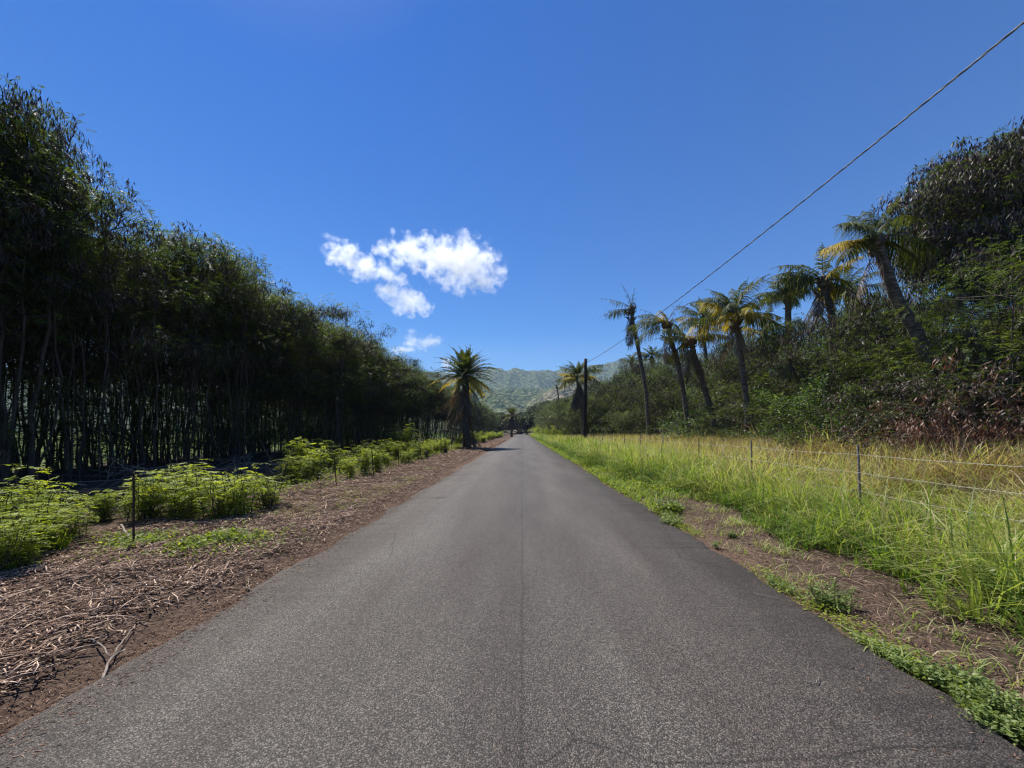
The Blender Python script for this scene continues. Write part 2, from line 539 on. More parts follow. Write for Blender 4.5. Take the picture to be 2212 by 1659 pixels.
def hill_mat():
    m, nt, N = mat('wooded_hillside')
    L = nt.links.new
    tc = N('ShaderNodeTexCoord')
    obj = tc.outputs['Object']
    n1 = N('ShaderNodeTexNoise'); n1.inputs['Scale'].default_value = .045; n1.inputs['Detail'].default_value = 9; n1.inputs['Roughness'].default_value = .72
    L(obj, n1.inputs[0])
    bush = ramp(nt, [(.38, (.014, .026, .014)), (.47, (.045, .064, .030)), (.55, (.11, .13, .055)), (.63, (.22, .215, .13))], n1.outputs['Fac'])
    dry = ramp(nt, [(.38, (.05, .048, .030)), (.5, (.16, .135, .09)), (.62, (.28, .23, .17))], n1.outputs['Fac'])
    at = N('ShaderNodeAttribute'); at.attribute_name = 'v'
    n2 = N('ShaderNodeTexNoise'); n2.inputs['Scale'].default_value = .006; n2.inputs['Detail'].default_value = 5
    L(obj, n2.inputs[0])
    ad = N('ShaderNodeMath'); ad.operation = 'ADD'
    L(at.outputs['Fac'], ad.inputs[0]); L(n2.outputs['Fac'], ad.inputs[1])
    mr = N('ShaderNodeMapRange'); mr.inputs[1].default_value = .75; mr.inputs[2].default_value = 1.25
    L(ad.outputs[0], mr.inputs[0])
    mx = N('ShaderNodeMix'); mx.data_type = 'RGBA'
    L(mr.outputs[0], mx.inputs[0]); L(bush.outputs[0], mx.inputs[6]); L(dry.outputs[0], mx.inputs[7])
    pb = N('ShaderNodeBsdfPrincipled'); pb.inputs['Roughness'].default_value = 1; pb.inputs['Specular IOR Level'].default_value = 0
    L(mx.outputs[2], pb.inputs['Base Color'])
    vo = N('ShaderNodeTexVoronoi'); vo.inputs['Scale'].default_value = .11
    L(obj, vo.inputs['Vector'])
    iv = N('ShaderNodeMath'); iv.operation = 'SUBTRACT'; iv.inputs[0].default_value = 1
    L(vo.outputs['Distance'], iv.inputs[1])
    bp = N('ShaderNodeBump'); bp.inputs['Strength'].default_value = 1; bp.inputs['Distance'].default_value = 6
    L(iv.outputs[0], bp.inputs['Height'])
    L(bp.outputs[0], pb.inputs['Normal'])
    o = N('ShaderNodeOutputMaterial'); L(pb.outputs[0], o.inputs[0])
    return m


# ------------------------------------------------------------------ ground, road, mountains
def grid(xs, ys, hf, name, m, af=None):
    X, Y = np.meshgrid(xs, ys)
    Z = hf(X, Y)
    b = MB()
    nx, ny = len(xs), len(ys)
    i = np.arange(ny - 1)[:, None] * nx
    j = np.arange(nx - 1)[None]
    q = np.stack([i + j, i + j + 1, i + nx + j + 1, i + nx + j], -1).reshape(-1, 4)
    b.add(np.stack([X, Y, Z], -1), q, None, af(X, Y).ravel() if af else 0.5)
    return b.build(name, m, smooth=True)


xs = np.concatenate([[-4000, -1500, -500, -200, -90, -50], np.arange(-36, -20, 1.0), np.arange(-20, -9, .35), np.arange(-9, -2.4, .1),
                     [-2.2, 0, 2.2], np.arange(2.4, 7, .1), np.arange(7, 20, .4), [24, 32, 50, 90, 200, 500, 1500, 4000]])
ys = np.concatenate([[-300, -60, -20, -8, -3], np.arange(-1, 12, .12), np.arange(12, 40, .4), np.arange(40, 200, 3), [220, 300, 500, 900, 1800, 4000]])


def gh(X, Y):
    far = sstep(150, 300, np.abs(Y)) + sstep(60, 200, np.abs(X))
    return ground_h(X, Y) * np.clip(1 - far, 0, 1)


tag(grid(xs, ys, gh, 'ground', ground_mat()), kind='structure')

# road: ragged edges, slight camber
b = MB()
yy = np.concatenate([np.arange(-12, 20, .04), np.arange(20, 60, .15), np.arange(60, 300, 1.0)])
el = -2.58 + (fbm(yy * 1.2, yy * 0 + 3, 2, 5) - .5) * .22 + (fbm(yy * 9, yy * 0, 5, 3) - .5) * .05
er = 2.50 + (fbm(yy * 0.9, yy * 0 + 9, 8, 5) - .5) * .30 + (fbm(yy * 9, yy * 0 + 4, 6, 3) - .5) * .06
cols = [el - .015, el + .02, el * .5, el * 0, er * .5, er - .02, er + .015]
zz = [-.06, .018, .034, .040, .034, .016, -.06]
nV = len(cols)
V = np.stack([np.stack([c, yy, yy * 0 + z], -1) for c, z in zip(cols, zz)], 1).reshape(-1, 3)
i = np.arange(len(yy) - 1)[:, None] * nV
j = np.arange(nV - 1)[None]
b.add(V, np.stack([i + j, i + j + 1, i + nV + j + 1, i + nV + j], -1).reshape(-1, 4))
tag(b.build('road', asphalt_mat()), kind='structure')

# mountain range behind
crest_px = np.array([[-6000, 700], [-3000, 760], [-900, 780], [300, 800], [700, 806], [948, 809], [1000, 808], [1041, 801.6], [1065, 797.5], [1080, 800], [1097, 806], [1111, 800],
                     [1122, 801], [1135, 803.5], [1175, 806.5], [1205, 804.5], [1240, 800], [1275, 794.5], [1305, 791], [1327, 784], [1356, 781.6],
                     [1400, 778], [1600, 760], [2100, 740], [4000, 700], [9000, 700]], float)
DR = 2700.0


def hill_h(X, Y):
    px = VX + X / np.maximum(Y, 300) * F
    crest = CAMH + (HY - np.interp(px, crest_px[:, 0], crest_px[:, 1])) / F * DR
    crest = crest + (fbm(X * .012, X * 0 + 1, 3, 4) - .5) * 14
    plate = 175 + (fbm(X * .004, Y * .004, 12, 4) - .5) * 50
    t = sstep(850, 1550, Y + (fbm(X * .004, X * 0, 31, 3) - .5) * 200)
    h = plate * t
    t2 = sstep(1900, DR, Y)
    rid = 1 - np.abs(fbm(X * .0045, Y * .0014, 21, 4) * 2 - 1)
    h = h * (1 - t2) + crest * t2 + (rid - .6) * 90 * (t2 * (1 - t2) * 4)

    def spur(x0, y0, z0, x1, y1, z1, wid):
        dx, dy = x1 - x0, y1 - y0
        u = np.clip(((X - x0) * dx + (Y - y0) * dy) / (dx * dx + dy * dy), 0, 1)
        dist = np.hypot(X - x0 - u * dx, Y - y0 - u * dy)
        zc = z0 + (z1 - z0) * u
        return zc - dist * wid

    wob = (fbm(X * .012, Y * .012, 41, 4) - .5) * 26
    sr = spur(210, 1350, 205, 20, 760, 30, .42) + wob
    sr2 = spur(480, 1300, 240, 260, 700, 40, .42) + wob
    sl = spur(-170, 1250, 165, 5, 820, 28, .36) + wob
    sl2 = spur(-420, 1250, 180, -160, 700, 30, .40) + wob
    h = np.maximum(h, np.maximum(np.maximum(sr, sr2), np.maximum(sl, sl2)))
    rough = sstep(20, 80, h)
    h = h + rough * ((fbm(X * .03, Y * .03, 51, 5) - .5) * 26 + (fbm(X * .12, Y * .12, 61, 2) - .5) * 9)
    h = np.where(Y > DR, np.minimum(h, h - (Y - DR) * .25), h)
    return h * sstep(640, 760, Y) - 3 * (1 - sstep(640, 760, Y))


def hill_a(X, Y):
    rr = np.exp(-((X - (20 + (Y - 760) * .33)) / 90) ** 2) * (Y < 1420)
    lo = .35 * (1 - sstep(700, 1050, Y))
    return .12 + .62 * rr + lo


xs = np.concatenate([np.arange(-4200, -700, 90), np.arange(-700, -330, 16), np.arange(-330, 620, 4.5), np.arange(620, 1200, 14), np.arange(1200, 4300, 90)])
ys = np.concatenate([np.arange(640, 1600, 7), np.arange(1600, 2740, 11), [2760, 2800, 2900, 3000]])
tag(grid(xs, ys, hill_h, 'mountain', hill_mat(), hill_a), kind='structure')


# ------------------------------------------------------------------ feathery foliage
def fronds(b, p, d, L, nl, lw, ll, v, m=0, droop=.25, stalk=None):
    """bipinnate leaves: rows of narrow leaflets on both sides of a bending axis"""
    n = len(p)
    d = unit(d)
    side = unit(np.cross(d, np.array([0, 0, 1.]) + rng.normal(0, .15, (n, 3))))
    for k in range(nl):
        t = (k + 1.0) / nl
        c = p + d * (L * t)[:, None] + np.array([0, 0, -1.]) * (L * droop * t * t)[:, None]
        for s_ in (-1, 1):
            dd = unit(side * s_ + d * .55 + rng.normal(0, .14, (n, 3)) + np.array([0, 0, -.18]))
            nn = unit(np.cross(dd, d) * s_ + rng.normal(0, .2, (n, 3)))
            ln = ll * (1 - .45 * abs(t - .45)) * (1 + rng.normal(0, .12, n))
            b.rhombs(c, dd, nn, ln, np.full(n, lw), np.clip(v + rng.normal(0, .07, n), 0, 1), m, wide=.5)


def pods(b, p, n_each, v, m=1, L=.15, W=.030, spread=.08):
    n = len(p) * n_each
    pp = np.repeat(p, n_each, 0) + rng.normal(0, spread, (n, 3))
    d = unit(np.stack([rng.normal(0, .35, n), rng.normal(0, .35, n), np.full(n, -1.)], 1))
    nn = unit(rng.normal(0, 1, (n, 3)))
    b.rhombs(pp, d, nn, L * (1 + rng.normal(0, .2, n)), W * (1 + rng.normal(0, .15, n)), np.clip(v + rng.normal(0, .22, n), 0, 1), m, wide=.5)


def limb(p0, p1, n=6, wig=.12, sag=0):
    t = np.linspace(0, 1, n)[:, None]
    L = np.linalg.norm(np.subtract(p1, p0))
    off = np.cumsum(rng.normal(0, wig * L / n, (n, 3)), 0)
    off -= off[-1] * t
    pts = np.asarray(p0) * (1 - t) + np.asarray(p1) * t + off
    pts[:, 2] += -sag * np.sin(t[:, 0] * np.pi)
    return pts


def koa_tree(H=7.5, stems=4, spread=1.3, z0=.42, lumps=55, lr=.46, per=30, ll=.070, lw=.024, podf=.25, low=6, rad=.05, base=.35, pod_mat='pod', leaf='koa', bark='bark', vmean=.45, podL=.19, flat=1.0, podn=20):
    tb, cb = MB(), MB()
    tips = []
    for s_ in range(stems):
        a = rng.uniform(0, 6.28)
        b0 = np.array([math.cos(a), math.sin(a), 0]) * base * rng.uniform(.2, 1)
        a2 = a + rng.normal(0, .6)
        top = np.array([math.cos(a2) * spread * rng.uniform(.2, .9), math.sin(a2) * spread * rng.uniform(.2, .9), H * rng.uniform(.84, .98)])
        pts = limb(b0, top, 14, .10)
        pts[0, 2] = -.25
        r = np.linspace(rad, .010, 14) * rng.uniform(.7, 1.15)
        tb.tube(pts, r, 5)
        nb = max(3, lumps // stems)
        for k in range(nb):
            t = rng.uniform(0, 1) ** .8
            z = H * (z0 + (1.0 - z0) * t) * .97
            idx = np.clip(np.searchsorted(pts[:, 2], z), 1, 13)
            q = pts[idx]
            an = rng.uniform(0, 6.28)
            ext = spread * (.35 + .85 * math.sin(min(1, (1 - t) * 1.6 + .18) * 1.57)) * rng.uniform(.35, 1.0) * flat
            tip = q + np.array([math.cos(an) * ext, math.sin(an) * ext, rng.uniform(.05, .5)])
            tip[2] = min(tip[2], H * 1.0 + rng.uniform(-.2, .1))
            tb.tube(limb(pts[idx - 1], tip, 5, .15), np.linspace(.014, .005, 5), 3)
            tips.append((tip, lr * rng.uniform(.6, 1.15), t))
    for k in range(low):                     # stray sprays below the crown
        q = np.array([rng.normal(0, spread * .5), rng.normal(0, spread * .5), H * rng.uniform(.12, z0)])
        tips.append((q, lr * .5, -1))
    for tip, r_, t in tips:
        n = int(per * (r_ / lr) ** 2 * (.45 if t < 0 else 1)) + 3
        u = unit(rng.normal(0, 1, (n, 3)))
        p = tip + u * (r_ * rng.uniform(.2, 1, n) ** .6)[:, None] * np.array([1, 1, .62])
        d = unit(u * np.array([1, 1, .4]) + np.array([0, 0, -.15]) + rng.normal(0, .3, (n, 3)))
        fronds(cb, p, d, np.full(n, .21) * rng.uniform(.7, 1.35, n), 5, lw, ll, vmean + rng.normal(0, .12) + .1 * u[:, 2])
        if t > 0 and rng.random() < podf + .5 * podf * t:
            pc = tip + unit(rng.normal(0, 1, (podn, 3))) * np.array([1, 1, .6]) * r_ * .9
            pods(cb, pc, 5, rng.uniform(.25, .65), 1, L=podL)
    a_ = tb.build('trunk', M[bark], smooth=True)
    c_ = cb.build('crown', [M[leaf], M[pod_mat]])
    parts = [('trunk', a_.data), ('crown', c_.data)]
    bpy.data.objects.remove(a_)
    bpy.data.objects.remove(c_)
    return parts


# reddish dry-leaved shrubs and a bright broad-leaved one, right foreground of the thicket
def shrub(H, W, nst, leaf, L, Wd, per, v, wide=.5, bark='bark', droopy=False, lumps=40, pod_m=None, rs=.012):
    tb, cb = MB(), MB()
    for s_ in range(nst):
        a = rng.uniform(0, 6.28)
        top = np.array([math.cos(a) * W * rng.uniform(.2, .8), math.sin(a) * W * rng.uniform(.2, .8), H * rng.uniform(.6, .98)])
        pts = limb((rng.normal(0, .08), rng.normal(0, .08), -.15), top, 8, .2)
        tb.tube(pts, np.linspace(rs * 1.6, rs * .4, 8), 5)
        for k in range(lumps // nst):
            q = pts[rng.integers(2, 8)]
            tip = q + rng.normal(0, 1, 3) * np.array([W * .42, W * .42, H * .12])
            tip[2] = max(tip[2], .12)
            tb.tube(limb(q, tip, 4, .25), np.linspace(rs * .6, rs * .25, 4), 3)
            n = per
            u = unit(rng.normal(0, 1, (n, 3)))
            p = tip + u * rng.uniform(.05, .30, n)[:, None] * (H / 2.5) ** .5
            if droopy:
                d = unit(np.stack([rng.normal(0, .5, n), rng.normal(0, .5, n), np.full(n, -.9)], 1))
            else:
                d = unit(u * np.array([1, 1, .3]) + rng.normal(0, .3, (n, 3)))
            nn = unit(np.array([0, 0, 1.]) + rng.normal(0, .55, (n, 3)))
            cb.rhombs(p, d, nn, L * rng.uniform(.6, 1.25, n), Wd * rng.uniform(.7, 1.2, n), np.clip(v + rng.normal(0, .2, n), 0, 1), 0, wide=wide)
    a_ = tb.build('stem', M[bark], smooth=True)
    c_ = cb.build('foliage', M[leaf])
    parts = [('stem', a_.data), ('foliage', c_.data)]
    bpy.data.objects.remove(a_); bpy.data.objects.remove(c_)
    return parts


red = shrub(2.6, 1.2, 7, 'pod_red', .17, .035, 34, .5, droopy=True, lumps=56)
brd = shrub(2.6, 1.25, 8, 'broad', .09, .05, 60, .6, lumps=72)
brd2 = shrub(2.0, 1.0, 8, 'broad', .12, .06, 34, .45, lumps=48, bark='bark_pale')
tw = shrub(1.7, 1.1, 9, 'pod_red', .10, .018, 16, .4, lumps=45, bark='dead_wood', droopy=True)
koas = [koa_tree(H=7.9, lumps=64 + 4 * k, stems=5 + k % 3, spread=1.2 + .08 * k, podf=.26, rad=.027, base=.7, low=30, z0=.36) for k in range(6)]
GL = 'slender trees in the dense row left of the road'
pos = []
for r_ in range(5):
    y = 3.2 + .3 * r_
    while y < 44:
        step = 1.35 if r_ < 2 else 1.6
        y += step * rng.uniform(.75, 1.25)
        pos.append((-11.1 - 1.5 * r_ + rng.normal(0, .3), y, r_))
for r_ in range(2):
    y = 44.0
    while y < 150:
        y += (1.9 + y * .014) * rng.uniform(.8, 1.2)
        pos.append((-10.8 - 2.2 * r_ + rng.normal(0, .4), y, r_))
for x, y, r_ in pos:
    k = rng.integers(0, 6)
    if r_ == 0 and y < 15: k = k % 2
    hs = rng.uniform(.87, 1.09) * (1.0 if r_ else .99)
    o = place(koas[k], 'slender_tree', (x, y, float(ground_h(x, y)) - .05), rng.uniform(0, 6.28), (1.0, 1.0, hs) if y < 44 else (1.35, 1.35, hs))
    if r_ == 0 and y < 44:
        lb = 'slender dark feathery tree with brown pods in the front rank of the left tree row'
    elif y < 44:
        lb = 'thin-trunked dark tree deep inside the dense row left of the road'
    else:
        lb = 'small distant tree in the left row beyond the big date palm'
    tag(o, lb, 'tree', GL)
# the taller one at the left margin
big = koa_tree(H=9.0, lumps=170, stems=5, spread=1.55, z0=.45, podf=.4, per=28, rad=.07, lr=.55, low=20)
for x, y, rz, sc, lb in ((-11.25, 8.5, .4, (.72, .72, .99), 'tallest feathery tree at the left edge, its crown reaching above the whole row'),
                         (-12.9, 8.8, 2.4, (.85, .85, .97), 'tall feathery tree with brown pods cut by the left picture edge')):
    tag(place(big, 'tall_slender_tree', (x, y, 0), rz, sc), lb, 'tree')

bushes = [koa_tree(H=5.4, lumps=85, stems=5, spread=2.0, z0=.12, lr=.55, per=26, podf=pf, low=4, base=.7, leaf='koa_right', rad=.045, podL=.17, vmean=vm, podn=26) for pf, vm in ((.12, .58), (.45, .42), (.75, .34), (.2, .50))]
y = 10.0
while y < 60:
    x = (-17.2 if y > 13 else -19.0) - rng.uniform(0, 1)
    tag(place(bushes[int(rng.integers(0, 2)) * 3], 'thicket_tree', (x, y, 0), rng.uniform(0, 6.28), (1.15, 1.15, rng.uniform(.7, 1.2))),
        'bushy dark tree glimpsed between the trunks behind the left row', 'tree', 'bushy trees behind the left row')
    if y > 12:
        tag(place(brd2, 'understorey_bush', (-14.2 - rng.uniform(0, 1.6), y + rng.uniform(-.5, .5), .1), rng.uniform(0, 6.28), (1.5, 1.5, rng.uniform(.6, 1.1))),
            'shaded bush growing between the thin trunks of the left row', 'bush', 'shaded bushes under the left trees')
    y += 1.7 + y * .03
SKY_R = np.array([(1130, 890), (1200, 862), (1260, 845), (1285, 822), (1330, 802), (1400, 792), (1500, 757), (1600, 727), (1700, 697), (1800, 662), (1860, 645), (1960, 652),
                  (2030, 625), (2090, 575), (2150, 530), (2250, 500), (2600, 480)], float)


def top_scale(x, y, H=5.4, wid=1.2):
    # height of a tree from the measured heights of the real tree line, lower of its two flanks
    yt = max(np.interp(VX + (x + d) / y * F, SKY_R[:, 0], SKY_R[:, 1]) for d in (-wid, 0))
    p_ = VX + x / y * F
    if 1870 < p_ < 2130 and y < 14.0:
        yt = max(yt, 800 if y < 12.3 else 715)
    return (CAMH + (HY - yt) / F * y) / H


GR = 'feathery trees in the thicket right of the road'
pos = []
for r_ in range(3):
    y = 6.5 + .8 * r_
    while y < 48:
        y += (2.7 if r_ == 0 else 2.2) * rng.uniform(.7, 1.3)
        pos.append((11.6 + 2.3 * r_ + rng.normal(0, .4) - .05 * min(y, 44) + (1.7 if 16 < y < 31 else 0), y, r_))
y = 48.0
while y < 130:
    y += (2.6 + y * .02) * rng.uniform(.8, 1.2)
    pos.append((9.2 - .015 * y + rng.normal(0, .5), y, 0))
    pos.append((12.5 + rng.normal(0, .5), y + 1, 1))
pos += [(6.9, 52, 3), (7.6, 57, 3), (6.7, 62, 3), (7.3, 68, 3), (8.4, 49, 3), (6.8, 76, 3), (6.5, 84, 3), (6.6, 95, 3), (7.0, 108, 3), (6.2, 122, 3)]
for x, y, r_ in pos:
    k = int(rng.choice(4, p=[.3, .25, .2, .25]))
    hz = top_scale(x, y) * {0: rng.uniform(.42, .88), 1: rng.uniform(.70, 1.0), 2: rng.uniform(.74, 1.05), 3: rng.uniform(.8, 1.0)}[r_]
    w = 1.0 if y < 48 else 1.3
    o = place(bushes[k], 'thicket_tree', (x, y, float(ground_h(x, y)) - .05), rng.uniform(0, 6.28), (w, w, hz))
    tag(o, {0: 'leafy green small tree at the front of the thicket right of the road' if k in (0, 3) else 'brown-podded small tree at the front of the thicket right of the road',
            1: 'dark feathery tree behind the front bushes right of the road', 2: 'tall dark tree at the back of the thicket right of the road'}[r_]
        if y < 48 else 'small distant tree right of the road beyond the utility pole', 'tree', GR)


# the big podded tree at the right margin: thick pale forked trunk, crown held high
def big_right():
    tb, cb = MB(), MB()
    base = np.array([0, 0, -.2])
    pts = np.array([[.25, 0, -.3], [.15, 0, 1.5], [.1, 0, 3.2], [.0, 0, 4.7], [-.15, 0, 5.7], [-.25, .0, 6.3]])
    tb.tube(pts, [.10, .085, .075, .07, .065, .06], 8)
    tips = []
    limbs = [((-.25, 0, 6.3), (-1.2, .3, 8.0)), ((-.25, 0, 6.3), (-.35, -.2, 8.6)), ((-.15, 0, 5.7), (.45, .1, 7.4)), ((.45, .1, 7.4), (1.3, .2, 9.3)),
             ((.45, .1, 7.4), (2.1, -.3, 8.2)), ((-.3, 0, 6.2), (-1.7, -.3, 7.2)), ((1.3, .2, 9.3), (2.6, .4, 10.2)), ((1.3, .2, 9.3), (.5, .1, 9.9)),
             ((2.1, -.3, 8.2), (3.4, .2, 9.3)), ((2.1, -.3, 8.2), (3.9, .1, 8.2)), ((.45, .1, 7.4), (1.9, .5, 7.0)), ((-1.2, .3, 8.0), (-1.6, .1, 8.3)), ((2.6, .4, 10.2), (3.9, .2, 10.4)), ((-.35, -.2, 8.6), (.0, .3, 9.6))]
    for a, c in limbs:
        q = limb(a, c, 7, .10)
        tb.tube(q, np.linspace(.045, .018, 7), 6)
        for k in range(21):
            s0 = q[rng.integers(2, 7)]
            tip = s0 + rng.normal(0, .62, 3) * np.array([1, 1, .55]) + np.array([0, 0, .1])
            if tip[2] < 5.9 or ((tip[0] - 1.3) / 3.2) ** 2 + ((tip[2] - 7.9) / 2.45) ** 2 > 1: continue
            tb.tube(limb(s0, tip, 5, .15), np.linspace(.016, .005, 5), 3)
            tips.append(tip)
    for tip in tips:
        n = 16
        u = unit(rng.normal(0, 1, (n, 3)))
        p = tip + u * rng.uniform(.1, .42, n)[:, None]
        fronds(cb, p, u * np.array([1, 1, .3]) + np.array([0, 0, -.2]), np.full(n, .24), 5, .026, .08, .4 + rng.normal(0, .1, n))
        if rng.random() < .3 and tip[2] < 8.3: continue
        pc = tip + unit(rng.normal(0, 1, (20, 3))) * .36 * np.array([1, 1, .7])
        pods(cb, pc, 6, rng.uniform(.3, .6), 1, L=.19, W=.036)
    a_ = tb.build('trunk', M['bark_pale'], smooth=True)
    c_ = cb.build('crown', [M['koa_right'], M['pod']])
    parts = [('trunk', a_.data), ('crown', c_.data)]
    bpy.data.objects.remove(a_); bpy.data.objects.remove(c_)
    return parts


br = big_right()
tag(place(br, 'podded_tree', (16.3, 14.2, -.7), 0, 1.27), 'tall tree hung with brown pods on a pale forked trunk at the right edge', 'tree')
tag(place(br, 'podded_tree', (20.6, 14.6, -.8), 1.9, 1.2), 'podded tree behind the pale forked trunk, cut by the right picture edge', 'tree')
for (x, y, s_, rz) in ((16.2, 10.6, 1.15, .3), (17.6, 11.4, 1.4, 2.0), (18.5, 14.5, 1.45, 4.0), (17.0, 16.0, 1.5, 1.2), (19.8, 16.2, 1.7, 2.7), (21.0, 15.2, 1.8, 5.0), (15.9, 17.5, 1.4, 3.3), (18.4, 19.0, 1.7, .7), (13.9, 11.3, .85, 2.2), (15.3, 11.6, .95, 4.8), (12.9, 8.6, .62, 1.0)):
    tag(place(bushes[3 if s_ > 1.3 else 0], 'thicket_tree', (x, y, .1), rz, (1.05, 1.05, min(s_ * 1.1, top_scale(x, y) * rng.uniform(.85, 1.0)))), 'dense green tree filling the right edge below the podded crown', 'tree', 'green trees at the right edge')


for (px, Y, s_, lb) in ((2150, 9.0, 1.0, 'reddish brown dry-leaved shrub hanging over the dry grass at the right edge'),
                        (2040, 9.6, .85, 'brown dry-leaved shrub at the foot of the leaning palm'),
                        (2215, 8.6, 1.15, 'tallest red-brown shrub cut by the right picture edge'),
                        (1900, 11.2, .9, 'rusty dry-leaved shrub left of the leaning palm trunk'),
                        (2090, 8.4, .8, 'low rusty shrub in front of the other brown ones near the right edge'),
                        (1975, 9.3, .62, 'lowest rusty shrub just behind the fence left of the right-hand brown ones'),
                        (1800, 13.2, .8, 'brown withered shrub among the green broad-leaved ones'),
                        (1990, 10.4, .8, 'small withered brown shrub left of the leaning palm foot')):
    x = (px - VX) / F * Y
    tag(place(red, 'dry_shrub', (x, Y, .15), rng.uniform(0, 6), s_), lb, 'shrub', 'dry brown shrubs')
for (px, Y, s_, mm, lb) in ((1765, 12.4, 1.05, brd, 'bright green broad-leaved shrub behind the dry grass, left of the bare twigs'),
                            (1840, 12.0, .95, brd, 'broad-leaved shrub tangled with pale bare twigs'),
                            (1715, 14.0, 1.0, brd, 'broad-leaved shrub in the shade left of the bright one'),
                            (1670, 16.0, .8, brd2, 'low leafy shrub under the upright coconut palm'),
                            (1505, 20.0, 1.15, brd2, 'pale-stemmed shrub between the leaning palm trunks and the grass'),
                            (1470, 22.0, 1.2, brd2, 'leafy shrub in front of the thin leaning trunk'),
                            (1560, 20.0, 1.0, brd2, 'sparse broad-leaved shrub left of the upright coconut trunk'),
                            (1925, 11.6, .8, brd, 'small green shrub behind the wire fence post')):
    x = (px - VX) / F * Y
    tag(place(mm, 'leafy_shrub', (x, Y, .1), rng.uniform(0, 6), s_), lb, 'shrub')
for (px, Y, s_) in ((1880, 10.2, 1.0), (1930, 9.6, .9), (1820, 11.0, .9), (2000, 9.2, .8)):
    x = (px - VX) / F * Y
    tag(place(tw, 'withered_shrub', (x, Y, .1), rng.uniform(0, 6), s_), 'withered twiggy shrub standing in the dry grass behind the fence', 'shrub', 'withered twiggy shrubs')


# ------------------------------------------------------------------ palms
def frond_mesh(kind, L, elev, m_leaf, n=34, ll=.55, lw=.035, bend=1.0, droop=.5, v=.5, vee=.35, gaps=0.0, tipv=None):
    """one palm leaf: tapered midrib and two rows of leaflets; starts at the origin, heads along +X at elev degrees"""
    b = MB()
    m_ = 16
    t = np.linspace(0, 1, m_)
    ang = R(elev) - bend * t ** 1.3
    step = L / (m_ - 1)
    x = np.concatenate([[0], np.cumsum(np.cos(ang[:-1]) * step)])
    z = np.concatenate([[0], np.cumsum(np.sin(ang[:-1]) * step)])
    y = np.cumsum(rng.normal(0, .012 * L, m_))
    y -= y[0]
    pts = np.stack([x, y, z], 1)
    b.tube(pts, np.linspace(.028, .005, m_) * (L / 3) ** .5, 4, a=v, m=0)
    tt = np.linspace(.14, .99, n)
    if gaps:
        tt = tt[rng.random(n) > gaps]
    for s_ in (-1, 1):
        tj = np.clip(tt + rng.normal(0, .006, len(tt)), 0, .995)
        p = np.stack([np.interp(tj, t, pts[:, k]) for k in range(3)], 1)
        a = np.interp(tj, t, ang)
        d0 = np.stack([np.cos(a), a * 0, np.sin(a)], 1)
        up = np.stack([-np.sin(a), a * 0, np.cos(a)], 1)
        sd_ = np.array([0, 1., 0]) * s_
        fwd = (.45 + .7 * tj)[:, None]
        d = unit(sd_ + d0 * fwd + up * vee + rng.normal(0, .10, (len(tj), 3)))
        nn = unit(up + rng.normal(0, .25, (len(tj), 3)))
        le = ll * np.sin(np.clip(tj * 1.05 + .12, 0, 1) * np.pi) ** .55 * rng.uniform(.85, 1.1, len(tj))
        vv = np.clip(v + rng.normal(0, .15, len(tj)) + (0 if tipv is None else tipv * tj), 0, 1)
        b.strips(p, d, nn, le + .05, np.full(len(tj), lw), vv, np.full(len(tj), droop) * rng.uniform(.6, 1.3, len(tj)), 0)
    o = b.build(kind, m_leaf)
    me = o.data
    bpy.data.objects.remove(o)
    return me


G, YL, DD = M['palm_green'], M['palm_yellow'], M['palm_dead']
# stiff date-palm leaves
DP = {'up': [frond_mesh('frond', 2.9, e, G, 60, .46, .048, .6, .12, vee=.5) for e in (72, 62, 52)],
      'mid': [frond_mesh('frond', 3.4, e, G, 60, .46, .048, .95, .2, vee=.5) for e in (45, 30, 15)],
      'low': [frond_mesh('frond', 3.4, e, G, 60, .44, .046, .9, .3) for e in (2, -12)],
      'yel': [frond_mesh('yellow_frond', 3.6, e, YL, 60, .42, .046, .75, .4) for e in (5, -12, -26)],
      'dead': [frond_mesh('dead_frond', 3.7, e, DD, 46, .42, .042, .5, .9, vee=0) for e in (-34, -48, -64)]}
# coconut leaves
CP = {'up': [frond_mesh('frond', 2.4, e, G, 54, .55, .046, 1.0, .8, vee=.1, gaps=.06) for e in (74, 60)],
      'mid': [frond_mesh('frond', 3.6, e, G, 70, .74, .048, 1.25, 1.25, gaps=.06, vee=-.05) for e in (48, 30)],
      'low': [frond_mesh('frond', 3.6, e, G, 70, .74, .048, 1.05, 1.4, gaps=.08, vee=-.15) for e in (16, -4)],
      'yel': [frond_mesh('yellow_frond', 3.4, e, YL, 68, .66, .048, 1.0, 1.2, gaps=.04, vee=-.05) for e in (28, 8)],
      'dead': [frond_mesh('dead_frond', 3.1, e, DD, 46, .50, .038, .35, 1.2, vee=-.2, gaps=.12) for e in (-58, -76)],
      'rag': [frond_mesh('ragged_frond', 2.8, e, G, 36, .36, .040, .6, 1.5, gaps=.40, v=.2, vee=-.1) for e in (35, 8, 78)]}


def trunk_mesh(pts, r0, r1, parent, boots=0.0, n=40):
    pts = np.asarray(pts, float)
    t0 = np.linspace(0, 1, len(pts))
    # smooth the control points into a curve
    t = np.linspace(0, 1, n)
    q = np.stack([np.interp(t, t0, pts[:, k]) for k in range(3)], 1)
    for _ in range(6):
        q[1:-1] = (q[:-2] + 2 * q[1:-1] + q[2:]) / 4
    r = np.linspace(r0, r1, n) * (1 + .05 * np.sin(np.arange(n) * 2.1)) * (1 + boots * (np.arange(n) % 2))
    b = MB()
    b.tube(q, r, 10, cap=True, wob=.10)
    return b.build('trunk', M['palm_bark'], parent, smooth=False), q


